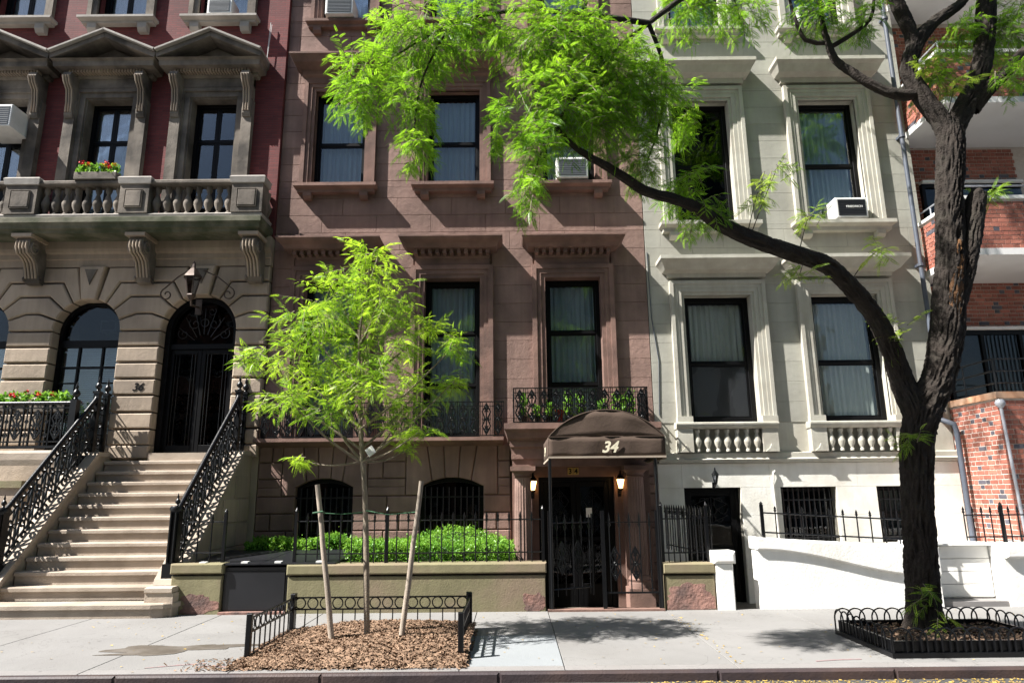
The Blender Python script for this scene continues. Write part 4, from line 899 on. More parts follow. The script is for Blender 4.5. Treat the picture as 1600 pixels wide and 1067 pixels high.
b.box(1.38, 2.18, -2.67, -2.645, .24, .265).box(1.38, 2.18, -2.665, -2.65, 1.27, 1.285); b.build('gate_frame', 'iron', t)
sp_ = MB(); scrollwork(sp_, .15, .5, .0135); sp_ = sp_.mesh('scroll_panel')
for i in range(5): mk('picket', picket, 'iron', t, (1.46+i*.155, -2.655, .26), None, (1., 1., 1.42))
for x in (1.535, 1.845): mk('scroll_panel', sp_, 'iron', t, (x, -2.655, .42))
a = R_(28); gx = lambda u: (.57+u*math.cos(a), -2.655+u*math.sin(a))
for i in range(5): q = gx(.1+i*.15); mk('picket', picket, 'iron', t, (q[0], q[1], .2), None, (1., 1., 1.45))
for u in (.18, .48): q = gx(u); mk('scroll_panel', sp_, 'iron', t, (q[0], q[1], .5), (0, 0, a))
q = gx(.75); MB().tube([(.57, -2.655, .3), (q[0], q[1], .3)], .012, 5).tube([(.57, -2.655, 1.27), (q[0], q[1], 1.27)], .01, 5).tube([(q[0], q[1], .18), (q[0], q[1], 1.4)], .016, 6).build('gate_leaf', 'iron', t)
# white post and walls of the pale house
t = thing('white_post', 'short white painted gate post beside the spalled stone pier', 'post', (3.2, -2.55, 0))
MB().cbox(3.04, 3.30, -2.72, -2.4, -.3, .66, .015).build('post_body', 'whitew', t); MB().cbox(3.01, 3.34, -2.76, -2.36, .66, .84, .04).build('post_cap', 'whitew', t)
t = thing('white_area_wall', 'long white painted area wall with a dipping rounded coping', 'wall', (5.0, -2.55, 0))
tz = lambda x: 1.04-.17*((x-3.68)/2.75)**.8
bz = lambda x: .86-.40*(.5-.5*math.cos(math.pi*min(1, (x-3.68)/2.6)))
xs = [3.68+2.75*i/16 for i in range(17)]
MB().ext([(3.70, -.3)]+[(6.42, -.3)]+[(x if x < 6.42 else 6.42, bz(x)+.02) for x in reversed(xs[1:])]+[(3.70, bz(3.7)+.02)], -2.68, -2.4, 'y').build('wall_body', 'whitew', t)
MB().ext([(x, bz(x)) for x in xs]+[(x, tz(x)) for x in reversed(xs)], -2.735, -2.36, 'y', 0, .02).build('coping', 'whitew', t, 30)
t = thing('passage_door', 'white boarded cellar enclosure between the white walls behind the trunk', 'door', (7.0, -2.3, 0))
for i in range(4): MB().cbox(6.43, 7.42, -2.34, -2.3, .1+i*.19, .1+i*.19+.183, .006).build('board', 'whitew', t)
MB().box(6.43, 7.42, -2.42, -1.6, .865, .9).build('top', 'whitew', t); MB().box(6.43, 7.42, -2.29, -1.6, .02, .86).build('box', 'whitew', t); MB().box(6.43, 7.62, -2.62, -2.2, -.02, .075).build('step', 'kerbtop', t)
t = thing('white_end_wall', 'white painted wall before the brick apartment building', 'wall', (9, -2.4, 0))
MB().box(7.44, 13, -2.66, -1.6, -.02, .7).build('wall_body', 'whitew', t); MB().cbox(7.43, 13, -2.75, -1.5, .7, .86, .03).build('coping', 'whitew', t)
MB().box(7.43, 8.66, -1.5, -.04, -.02, .72).build('terrace', 'whitew', t)
t = fence('area_fence', 'slender black spear fence on the long white area wall', ((3.86, -2.54, 1.03), (6.38, -2.54, .885)), .48, .2, (.15, .76), (0,), r=.013)
fence('area_fence', 'black spear fence before the brick apartment building', ((7.5, -1.75, .865), (9.6, -1.75, .865)), .58, .15, (.15, .75), (.3, .62), r=.013)
# ------------------------------------------------------------------ awning with number 34
def awning():
    t = thing('entrance_awning', 'rounded brown canvas awning numbered 34 over the entrance', 'awning', (1.46, -1.9, 0))
    x0, x1, yf, yb, zb, zv, zt = .56, 2.38, -2.7, -1.05, 2.26, 2.58, 3.0; n = 26
    ar = arcpts((x0+x1)/2, (x1-x0)/2, zv, zt-zv, n)
    from mathutils import noise as nz
    def wr(p): v = nz.noise(Vector((p[0]*3, p[1]*2, p[2]*3)))*.024+nz.noise(Vector((p[0]*9, p[1]*3, p[2]*7)))*.006; return (p[0]+v*.4, p[1]+v, p[2]+v*.6)
    def shell(grid, name, m='fabric', th=.006):
        b = MB(); r, c = len(grid), len(grid[0]); nrm = Vector((0, 0, 0))
        b.add([wr(p) for row in grid for p in row], [(i*c+j, i*c+j+1, (i+1)*c+j+1, (i+1)*c+j) for i in range(r-1) for j in range(c-1)])
        o = b.build(name, m, t, 40); md = o.modifiers.new('thick', 'SOLIDIFY'); md.thickness = th; md.offset = 0; return o
    shell([[(p[0], yf+(yb-yf)*v/10, p[1]) for p in ar] for v in range(11)], 'canopy')
    shell([[(x0+(x1-x0)*j/n+(ar[j][0]-x0-(x1-x0)*j/n)*k/4, yf-.003, zv+(ar[j][1]-zv)*k/4) for j in range(n+1)] for k in range(5)], 'front_panel')
    shell([[(x0+(x1-x0)*j/n, yf-.006-.012*math.sin(j*.9)*(1-k/4), zb+(zv-zb)*k/4) for j in range(n+1)] for k in range(5)], 'valance')
    for x in (x0, x1): shell([[(x+(.004 if x > 1 else -.004), yf+(yb-yf)*j/10, zb-.02+(zv-zb+.02)*k/4) for j in range(11)] for k in range(5)], 'side_valance')
    MB().box(x0-.008, x1+.008, yf-.032, yf-.004, zb-.012, zb+.018).build('hem', 'hem', t)
    for x in (x0-.014, x1+.002): MB().box(x, x+.012, yf, yb, zb-.035, zb-.005).build('hem', 'hem', t)
    MB().tube([(p[0], yf-.004, p[1]) for p in ar], .011, 6).tube([(x0-.004, yf-.012, zv), (x1+.004, yf-.012, zv)], .007, 6).build('piping', 'fabric', t, 50)
    text(t, '34', .24, (1.5, yf-.045, 2.335), (R_(90), 0, 0), 'cream', 'awning_number', .35, .004, .006)
    text(t, '34', .2, (x0-.018, -1.8, 2.33), (R_(90), 0, R_(-90)), 'cream', 'awning_number', .3, .003, .006)
    for x in (x0+.01, x1-.16): MB().tube([(x, yf+.03, 0), (x, yf+.03, 2.3)], .026, 8).build('awning_pole', 'iron', t, 50)
    MB().tube([(x0+.02, yf+.03, 2.28), (x1-.02, yf+.03, 2.28)], .02, 8).tube([(x0+.02, yf+.03, 2.28), (x0+.02, yb, 2.28)], .016, 8).tube([(x1-.02, yf+.03, 2.28), (x1-.02, yb, 2.28)], .016, 8).build('awning_frame', 'iron', t)
awning()
def lantern(x, y, z, label, m='bulb', s=1., mt='iron', wall_y=None):
    t = thing('wall_lantern', label, 'lantern', (x, y, z)); q = lambda r, zz: (r*s, z+zz*s)
    MB().lathe([q(.035, .0), q(.07, .16), q(.06, .17)], x, y, 6).build('lantern_glass', m, t)
    b = MB().lathe([q(.02, -.05), q(.045, -.01), q(.04, .0)], x, y, 6).lathe([q(.09, .165), q(.075, .19), q(.03, .25), q(.02, .26), q(.015, .31), q(.003, .33)], x, y, 6)
    for k in range(6): an = math.pi*k/3; b.tube([(x+.036*s*math.cos(an), y+.036*s*math.sin(an), z), (x+.072*s*math.cos(an), y+.072*s*math.sin(an), z+.165*s)], .006*s, 4)
    b.build('lantern_cap', mt, t)
    wy = wall_y if wall_y is not None else y+.12
    MB().tube([(x, y, z-.04*s), (x, y+.04, z-.1*s), (x, wy, z-.08*s)], .01*s, 6).box(x-.03*s, x+.03*s, wy-.012, wy, z-.15*s, z+.0).build('lantern_arm', mt, t)
    return t
lantern(.36, -.62, 1.78, 'lit amber lantern beside the sunlit fluted column', wall_y=-.522)
lantern(1.98, -.62, 1.8, 'lit amber lantern between the double door and the shaded column', wall_y=-.42)
lantern(3.86, -.2, 1.9, 'unlit small glass lantern on the white wall over the basement door', 'lantg', .85, wall_y=-.03)
t = lantern(-6.33, -.55, 5.62, 'large bronze hanging lantern with scrolled arms over the arched door', 'lantg', 2.1, 'copper', -.19)
b = MB()
for mir in (1, -1): b.tube([(-6.33+p[0], -.3, 5.7+p[2]) for p in spiral((mir*.62, .0), .03, .14, 0, 7.5, 18, mir)]+[(-6.33+mir*.4, -.35, 6.05), (-6.33+mir*.15, -.45, 6.15)], .014, 6)
b.build('scroll_arm', 'copper', t, 50)
# ------------------------------------------------------------------ air conditioners
def ac(x, z, y0, label, wd=.62, hh=.42, dep=.5, grille='acg', brand=None, logo=None):
    t = thing('air_conditioner', label, 'air conditioner', (x, y0, z), 'window air conditioners'); yf = y0-dep+.2
    MB().cbox(x-wd/2, x+wd/2, yf, y0+.2, z, z+hh, .015).build('casing', 'acw', t)
    g = MB().box(x-wd/2+.045, x+wd/2-.045, yf-.006, yf-.001, z+.045, z+hh-.045).build('grille', grille, t)
    for i in range(9): zz = z+.06+i*(hh-.13)/8; MB().box(x-wd/2+.05, x+wd/2-.05, yf-.014, yf-.006, zz, zz+.012).build('louvre', grille, g)
    if brand: text(g, brand, .07, (x+.05, yf-.016, z+hh*.48), (R_(90), 0, 0), 'acw', 'maker_name', 0, .002)
ac(-3.78, 12.16, 0, 'white boxy air conditioner in the brown house window above the hood')
ac(1.3, 8.17, 0, 'pale air conditioner on the brown sill behind hanging leaves', .66, .46)
ac(7.08, 7.23, .05, 'air conditioner with dark grille on the pale house sill', .66, .44, .52, 'acd', 'FRIEDRICH')
ac(6.75, 11.88, .05, 'grey air conditioner in the top window of the pale house', .62, .4)
ac(-6.45, 12.2, -.1, 'air conditioner in the top window above the pediment nearest the brown house', .55, .38, .4)
ac(-10.72, 9.25, -.15, 'large air conditioner jutting from the brick house window beside the balcony', .7, .5, .75)
ac(-8.45, 5.1, .46, 'dark framed air conditioner in the arched fanlight above the shutters', .36, .26, .3, 'acd')
# ------------------------------------------------------------------ foliage helpers
from mathutils import noise as NZ
def frond_template(pairs=12, L=.2, ll=.03, lw=.0088):
    V = []; Q = []
    for i in range(pairs):
        u = (i+.6)/pairs; x = L*u; k = math.sin(math.pi*min(1, .25+u*.75))**.5*.95+.05; dz = -.32*L*u*u
        for s in (1, -1):
            l = ll*k*(1 if i < pairs-1 else .8); wd = lw*k; b = len(V); ax = .45
            t = Vector((ax, s*1., -.18)).normalized(); n = Vector((1, -s*ax, 0)).normalized(); p = Vector((x, s*.002, dz))
            V += [p, p+t*l*.45+n*wd, p+t*l, p+t*l*.5-n*wd]; Q.append((b, b+1, b+2, b+3))
    return np.array([tuple(v) for v in V]), np.array(Q)
FT, FQ = frond_template()
FB, FBQ = frond_template(7, .26, .06, .022)
def fronds(P, D, Sc, T=FT, Q=FQ):
    """P (n,3) base points, D (n,3) directions, Sc (n) scale"""
    n = len(P); D = D/np.linalg.norm(D, axis=1)[:, None]; up = np.tile(np.array([0, 0, 1.]), (n, 1))+rng.normal(0, .45, (n, 3))
    S_ = np.cross(up, D); S_ /= np.linalg.norm(S_, axis=1)[:, None]; N_ = np.cross(D, S_)
    Rm = np.stack([D, S_, N_], axis=2)*Sc[:, None, None]
    V = np.einsum('nij,kj->nki', Rm, T)+P[:, None, :]
    return V.reshape(-1, 3), (Q[None]+(np.arange(n)*len(T))[:, None, None]).reshape(-1, 4)
def twigs(blobs, per, tl=.4, nf=8, droop=.5, fs=(.8, 1.25), tw=None):
    """twigs inside ellipsoids (x,y,z,rx,ry,rz,weight): each a short drooping stem carrying compound leaves"""
    P = []; D = []; Sc = []
    for (x, y, z, rx, ry, rz, wgt) in blobs:
        for _ in range(max(1, int(per*wgt))):
            d = rng.normal(0, 1, 3); d /= np.linalg.norm(d); r = rng.random()**.42
            p = np.array([x, y, z])+d*r*np.array([rx, ry, rz])
            g = d*np.array([1, 1, .5])+rng.normal(0, .45, 3); g[2] -= droop*.55; g /= np.linalg.norm(g)
            L = tl*rng.uniform(.6, 1.25)*min(1., .45+rx); pts = []; q = p-g*L*.5
            for k in range(nf):
                g2 = g.copy(); g2[2] -= droop*.9*(k/nf)**1.3; g2 /= np.linalg.norm(g2); q = q+g2*L/nf; pts.append(q.copy())
                sd = np.cross(g2, [0, 0, 1.]); sd /= np.linalg.norm(sd)+1e-6
                f = g2*.55+sd*(1 if k % 2 else -1)*.9+np.array([0, 0, rng.uniform(-.5, .25)])+rng.normal(0, .2, 3)
                P.append(q); D.append(f if k < nf-1 else g2); Sc.append(rng.uniform(*fs)*(1 if k > 1 else .8))
            if tw is not None: tw.tube([pts[0]-g*.02, pts[nf//2], pts[-1]], [.0045, .0035, .002], 3, False)
    return np.array(P), np.array(D), np.array(Sc)
def smooth_path(pts, step):
    pts = [Vector(p) for p in pts]; out = []
    for i in range(len(pts)-1):
        p0 = pts[max(i-1, 0)]; p1 = pts[i]; p2 = pts[i+1]; p3 = pts[min(i+2, len(pts)-1)]
        n = max(2, int((p2.xyz-p1.xyz).length/step)) if len(p1) == 3 else max(2, int(Vector(p2[:3]).__sub__(Vector(p1[:3])).length/step))
        for k in range(n):
            t = k/n; out.append(.5*((2*p1)+(-p0+p2)*t+(2*p0-5*p1+4*p2-p3)*t*t+(-p0+3*p1-3*p2+p3)*t**3))
    out.append(pts[-1]); return out
def barktube(b, pts, seg=32, step=.035, amp=.09, sx=3.2, flare=0):
    P = smooth_path([Vector(p) for p in pts], step); vs = []; fs = []; prev = None; s = 0; n = len(P)
    for i, p4 in enumerate(P):
        p = Vector(p4[:3]); r = max(p4[3], .004); t = Vector(P[min(i+1, n-1)][:3])-Vector(P[max(i-1, 0)][:3]); t.normalize()
        if prev is None: u = t.cross(Vector((0, 1, 0))).normalized()
        else: u = (prev-t*prev.dot(t)).normalized()
        prev = u; v = t.cross(u)
        for k in range(seg):
            a = 2*math.pi*k/seg; c, sn = math.cos(a), math.sin(a)
            fq = 24 if r > .06 else 34; rid = .6-abs(NZ.noise(Vector((c*r*fq+s*.7, sn*r*fq, s*4.2))))*2.6
            rid2 = NZ.noise(Vector((c*r*60, sn*r*60, s*26)))
            low = NZ.noise(Vector((c*.8+7, sn*.8, s*1.6)))
            rr = r*(1+.09*low)+min(.027, r*amp*1.3)*(rid+.4*rid2)
            if flare: rr += flare*max(0, 1-(p.z)/.35)**2*(1+.5*math.sin(3*a+1)+.3*math.sin(5*a))
            vs.append(p+(u*c+v*sn)*rr)
        if i < n-1: s += (Vector(P[i+1][:3])-p).length
    for i in range(n-1):
        for k in range(seg): j = (k+1) % seg; fs.append((i*seg+k, i*seg+j, (i+1)*seg+j, (i+1)*seg+k))
    fs.append(tuple(range((n-1)*seg, n*seg))); return b.add(vs, fs)
# ------------------------------------------------------------------ the old honey locust
def big_tree():
    t = thing('honey_locust_tree', 'old honey locust with dark furrowed trunk and a long leaning limb', 'tree', (4.898, -4.8, 0.083))
    b = MB()
    barktube(b, [(4.888, -4.8, 0.036, 0.223), (4.898, -4.8, 0.254, 0.195), (4.936, -4.8, 0.644, 0.181), (4.993, -4.8, 1.424, 0.172), (5.088, -4.8, 2.223, 0.181), (5.183, -4.8, 2.575, 0.195), (5.326, -4.8, 2.841, 0.19), (5.497, -4.8, 3.127, 0.181), (5.677, -4.8, 3.697, 0.19), (5.801, -4.8, 4.268, 0.181), (5.896, -4.8, 4.791, 0.169), (5.982, -4.8, 5.409, 0.164), (6.086, -4.8, 6.056, 0.164), (6.162, -4.8, 6.55, 0.166), (6.181, -4.8, 6.74, 0.114)], 110, .025, .13, 3.2, .10)
    for pth in ([(6.143, -4.8, 6.455, 0.124), (6.048, -4.8, 6.788, 0.128), (5.877, -4.8, 7.102, 0.12), (5.716, -4.8, 7.549, 0.107), (5.896, -4.8, 8.015, 0.107), (6.201, -4.8, 8.357, 0.081), (6.609, -4.8, 8.652, 0.068), (6.961, -4.8, 9.051, 0.057)],
                [(5.82, -4.8, 7.834, 0.095), (5.83, -4.8, 8.167, 0.095), (5.716, -4.8, 8.614, 0.093), (5.573, -4.8, 9.289, 0.078), (5.316, -4.8, 10.316, 0.057)],
                [(6.143, -4.8, 6.455, 0.124), (6.277, -4.8, 6.74, 0.138), (6.467, -4.8, 7.026, 0.14), (6.667, -4.8, 7.368, 0.127), (6.857, -4.8, 7.929, 0.126), (7.018, -4.8, 8.728, 0.12), (7.256, -4.8, 9.717, 0.104), (7.808, -4.8, 11.229, 0.067)],
                [(6.524, -4.8, 6.931, 0.095), (6.752, -4.9, 7.216, 0.093), (6.942, -4.97, 7.387, 0.08), (7.171, -5.1, 7.644, 0.068), (7.865, -5.25, 8.157, 0.048)],
                [(5.801, -4.8, 3.935, 0.105), (5.972, -4.81, 4.363, 0.124), (6.191, -4.83, 5.038, 0.127), (6.334, -4.83, 5.523, 0.122), (6.391, -4.83, 5.675, 0.095)],
                [(5.192, -4.8, 2.366, 0.143), (5.116, -4.81, 2.746, 0.157), (5.08, -4.709, 3.06, 0.14), (4.92, -4.797, 3.55, 0.121), (4.72, -4.9, 3.92, 0.112), (4.39, -5.036, 4.27, 0.108), (4.02, -5.186, 4.53, 0.104), (3.5, -5.386, 4.63, 0.098), (2.91, -5.62, 4.74, 0.091), (2.47, -5.811, 4.87, 0.081), (2.22, -5.927, 5, 0.071), (1.89, -6.074, 5.06, 0.06), (1.56, -6.224, 5.08, 0.055), (1.32, -6.342, 5.18, 0.051), (1.1, -6.456, 5.27, 0.045), (0.84, -6.595, 5.35, 0.038), (0.62, -6.664, 5.51, 0.031), (0.39, -6.68, 5.82, 0.02), (0.23, -6.68, 6.28, 0.009)],
                [(5.82, -4.81, 7.216, 0.067), (5.611, -4.78, 7.187, 0.078), (5.307, -4.74, 7.32, 0.068), (5.012, -4.68, 7.596, 0.06), (4.793, -4.62, 7.862, 0.056), (4.736, -4.57, 8.195, 0.046), (4.717, -4.51, 8.642, 0.034), (4.774, -4.45, 9.251, 0.025)]):
        barktube(b, pth, 56 if pth[0][3] > .09 else 32, .03, .13, 3.2)
    b.build('trunk', 'bark', t, 70)
    # peeled wounds on the stem
    wd = MB()
    for zc, ac_, hz, ha in ((4.22, -1.55, .31, .55), (4.6, -1.4, .13, .4), (3.93, -1.3, .11, .3), (4.84, -1.7, .1, .25)):
        xc = 5.97+(zc-3.8)*.21; n, m_ = 14, 12
        vs = [];
        for i in range(n+1):
            for j in range(m_+1):
                v = zc+hz*(2*i/n-1); u = 2*j/m_-1; e = max(.1, math.sqrt(max(0, 1-(2*i/n-1)**2)))*(1+.35*NZ.noise(Vector((i*.8, zc*9, j))))
                an = ac_+ha*u*e; x_ = 5.68+(v-3.7)*.21; rr = .182+.022*NZ.noise(Vector((an*6, v*14, 3)))
                vs.append((x_+rr*math.cos(an), -4.8+rr*math.sin(an), v))
        wd.add(vs, [(i*(m_+1)+j, i*(m_+1)+j+1, (i+1)*(m_+1)+j+1, (i+1)*(m_+1)+j) for i in range(n) for j in range(m_)])
    wd.build('bark_wound', 'wound', t, 60)
    BB = [(-1, -6.6, 6.84, 0.613, 0.412), (-1.61, -6.6, 6.43, 0.372, 0.303), (-1.7, -6.6, 6.03, 0.303, 0.14), (-1.06, -6.6, 5.94, 0.256, 0.388), (-1.04, -6.6, 5.43, 0.155, 0.202), (-0.41, -6.6, 7.06, 0.388, 0.233), (0.47, -6.68, 6.76, 0.738, 0.474), (1.22, -6.401, 6.45, 0.631, 0.56), (0.52, -6.76, 5.91, 0.529, 0.466), (1.63, -6.154, 6.27, 0.449, 0.433), (0.29, -6.84, 5.25, 0.233, 0.326), (0.19, -6.84, 4.82, 0.14, 0.186), (0.96, -6.501, 5.74, 0.433, 0.315), (1.53, -6.108, 5.54, 0.285, 0.325), (2.19, -5.935, 6.23, 0.134, 0.295), (2.14, -5.713, 5.34, 0.234, 0.251), (2.38, -5.614, 5.01, 0.254, 0.169), (2.38, -5.76, 7.89, 0.455, 0.252), (3.17, -5.415, 8.06, 0.322, 0.235), (4.66, -4.55, 8.718, 0.437, 0.304), (5.383, -4.45, 8.68, 0.266, 0.219), (7.218, -4.75, 8.262, 0.428, 0.475), (6.562, -4.75, 8.214, 0.257, 0.19), (-0.12, -6.76, 5.61, 0.093, 0.233), (6.22, -4.55, 7.596, 0.285, 0.285), (6.942, -5.15, 7.216, 0.285, 0.19)]
    # limbs feeding the hanging foliage
    lim = lambda p, r0, r1: MB().tube(smooth_path(p, .12), [r0+(r1-r0)*i/(len(smooth_path(p, .12))-1) for i in range(len(smooth_path(p, .12)))], 7).build('branch', 'bark', t, 60)
    lim([(5.421, -4.75, 9.974), (4.184, -4.75, 9.783), (2.74, -5.716, 8.38), (1.72, -6.143, 7.35), (1.11, -6.451, 6.62), (0.7, -6.68, 5.97), (0.39, -6.76, 5.43), (0.22, -6.84, 4.89)], .07, .008)
    lim([(1.72, -6.143, 7.35), (0.78, -6.6, 7.14), (0, -6.6, 7.18), (-0.7, -6.6, 6.98), (-1.32, -6.6, 6.59), (-1.71, -6.6, 6.2)], .04, .007)
    lim([(-0.7, -6.6, 6.98), (-0.97, -6.6, 6.36), (-1.06, -6.6, 5.82), (-1.04, -6.6, 5.35)], .018, .005)
    lim([(1.72, -6.143, 7.35), (1.9, -6.058, 6.75), (1.81, -6.041, 6.07), (1.59, -6.08, 5.45)], .03, .007)
    lim([(1.11, -6.451, 6.62), (0.78, -6.749, 6.76), (0.39, -6.76, 6.83)], .02, .006); lim([(2.74, -5.716, 8.38), (3.03, -5.538, 8.19), (3.12, -5.428, 7.95)], .02, .006)
    lim([(4.755, -4.55, 8.129), (5.012, -4.55, 8.281), (5.421, -4.55, 8.604), (5.535, -4.55, 9.042)], .038, .022); lim([(4.726, -4.55, 8.214), (4.413, -4.55, 8.262), (4.279, -4.55, 8.737), (4.222, -4.55, 9.175)], .036, .018)
    lim([(2.47, -5.812, 4.92), (2.33, -5.78, 5.18), (2.18, -5.738, 5.47)], .012, .005)
    tw = MB()
    P, D, Sc = twigs([(x, y, z, rx, .55, rz, rx*rz+.02) for x, y, z, rx, rz in BB], 580, .36, 9, .6, (.42, .82), tw)
    V, Q = fronds(P, D, Sc); o = npmesh('crown', V, Q, 'leaf', t, (0.95, -6.491, 4.7)); o['kind'] = 'stuff'
    # new growth sprouting from limb and trunk
    SP = [(3.4, -5.44, 5.71, 0.223, 0.125, (3.35, -4.5, 5.2)), (3.09, -5.575, 5.36, 0.176, 0.229, (3.3, -4.5, 5.2)), (4.78, -4.966, 4.76, 0.209, 0.19, (4.65, -4.5, 4.5)), (3.58, -5.395, 4.33, 0.236, 0.1, (4.1, -4.5, 4.9)), (5.02, -4.879, 3.72, 0.289, 0.251, (5.1, -4.42, 3.75)), (4.85, -5.05, 2.318, 0.124, 0.095, (5.3, -4.4, 2.3)), (4.803, -5.1, 0.426, 0.19, 0.228, (5.12, -4.5, .1)), (6.514, -4.85, 5.647, 0.19, 0.076, (6.72, -4.4, 5.8)), (3.83, -5.269, 5.16, 0.182, 0.127, (4.0, -4.5, 4.95)), (6.229, -4.95, 7.216, 0.19, 0.19, (6.45, -4.4, 7.1)), (5.801, -5, 7.454, 0.133, 0.114, (6.02, -4.4, 7.6))]
    P, D, Sc = twigs([(x, y, z, rx, .25, rz, 1) for x, y, z, rx, rz, _ in SP], 9, .36, 8, .25, (.55, .85), tw)
    V, Q = fronds(P, D, Sc); npmesh('new_shoots', V, Q, 'leafy', t, (4.279, -4.95, 1.985))['kind'] = 'stuff'
    for x, y, z, rx, rz, r in SP: MB().tube([r, ((r[0]+x)/2, (r[1]+y)/2-.03, (r[2]+z)/2+.04), (x, y, z)], [.008, .006, .004], 5).build('shoot', 'bark', t, 60)
    tw.build('twigs', 'barkp', t)['kind'] = 'stuff'
    # crown above
    BU = []
    for i in range(44):
        a = rng.uniform(0, 6.28); r = rng.random()**.5
        BU.append((5.0+4.2*r*math.cos(a), -4.6+2.6*r*math.sin(a), 11.6+1.7*rng.random()*(1-.3*r), .7, .7, .35, 1.))
    P, D, Sc = twigs(BU, 11, .6, 7, .5, (1.1, 1.6)); V, Q = fronds(P, D, Sc, FB, FBQ); npmesh('upper_crown', V, Q, 'leaf', t, (4.755, -5.05, 10.069))['kind'] = 'stuff'
big_tree()
# ------------------------------------------------------------------ the staked sapling
def sapling():
    t = thing('young_locust_tree', 'slender staked young locust with bright yellow green feathery leaves', 'tree', (-1.698, -5.1, 0.215))
    b = MB(); barktube(b, [(-1.698, -5.100, 0.040, 0.036), (-1.745, -5.100, 1.078, 0.034), (-1.791, -5.100, 1.811, 0.031), (-1.847, -5.100, 2.275, 0.029), (-1.902, -5.100, 3.064, 0.022), (-1.912, -5.100, 3.881, 0.015), (-1.735, -5.100, 4.735, 0.005)], 12, .05, .05)
    BS = [(-1.74, 4.6, 0.3, 0.17), (-1.95, 4.38, 0.46, 0.26), (-2.23, 4.17, 0.58, 0.30), (-1.62, 4.07, 0.45, 0.37), (-2.55, 3.76, 0.58, 0.30), (-1.93, 3.57, 0.60, 0.39), (-1.32, 3.63, 0.28, 0.37), (-2.83, 3.42, 0.46, 0.20), (-2.39, 3.17, 0.61, 0.30), (-1.67, 3.00, 0.51, 0.37), (-1.22, 2.97, 0.28, 0.30), (-2.64, 2.83, 0.39, 0.20), (-2.22, 2.68, 0.37, 0.17), (-1.45, 2.61, 0.35, 0.17), (-0.67, 3.48, 0.19, 0.19), (-0.76, 3.05, 0.28, 0.12), (-1.11, 3.87, 0.19, 0.13), (-1.11, 2.44, 0.19, 0.11), (-2.64, 2.15, 0.11, 0.06), (-1.35, 2.28, 0.09, 0.06), (-3.25, 3.37, 0.19, 0.09)]
    tz = lambda z: Vector((-1.85, -5.1, z)) if z < 2.35 else Vector((-1.9+max(0, z-3.84)*.19, -5.1, z))
    for i, (x, z, rx, rz) in enumerate(BS):
        y = -5.1+((i*37) % 11-5)*.09; z0 = max(2.1, z-.35-abs(x+1.86)*.55); s = tz(z0); m = Vector(((s.x+x)/2, (s.y+y)/2, (z0+z)/2-.06))
        p = smooth_path([s, m, (x, y, z)], .1); MB().tube(p, [.02-.016*k/(len(p)-1) for k in range(len(p))], 6).build('branch', 'barkp', t, 60)
    tw = MB()
    P, D, Sc = twigs([(x, -5.1+((i*37) % 11-5)*.07, z, rx, .5 if rx > .25 else .15, rz, rx*rz+.025) for i, (x, z, rx, rz) in enumerate(BS)], 300, .36, 9, .15, (.42, .82), tw)
    V, Q = fronds(P, D, Sc); b.build('trunk', 'barkp', t, 60); tw.build('twigs', 'barkp', t)['kind'] = 'stuff'
    npmesh('crown', V, Q, 'leafs', t, (-1.856, -5.1, 1.978))['kind'] = 'stuff'
    MB().ext([(-1.73, 2.16), (-1.65, 2.22), (-1.71, 2.3), (-1.79, 2.24)], -5.18, -5.177, 'y').build('nursery_tag', 'paper', t)
sapling()
for (a, c, lab) in (((-2.31, -5.27, 1.84), (-2.051, -5.27, 0.04), 'leaning weathered wooden stake tied to the sapling, tilted away from the awning'), ((-1.08, -5.27, 1.87), (-1.29, -5.27, 0.04), 'leaning weathered wooden stake standing on the awning side of the sapling')):
    A_, B_ = Vector(c), Vector(a); st = thing('tree_stake', lab, 'stake', c, 'sapling stakes'); MB().tube([A_+(B_-A_)*i/8+Vector((random.uniform(-.006, .006), 0, 0)) for i in range(9)], [.034-.0008*i for i in range(9)], 10).build('pole', 'stakew', st, 50)
tag(MB().tube([(-2.283, -5.21, 1.514), (-2.042, -5.15, 1.496), (-1.782, -5.05, 1.514), (-1.745, -5.15, 1.533), (-1.485, -5.2, 1.487), (-1.151, -5.21, 1.514)], .007, 6).tube([(-2.339, -5.32, 1.514), (-2.227, -5.32, 1.533), (-2.227, -5.22, 1.514), (-2.32, -5.22, 1.514)], .012, 6).build('tie_strap', 'green'), 'green strap tying the sapling between its two stakes', 'strap')
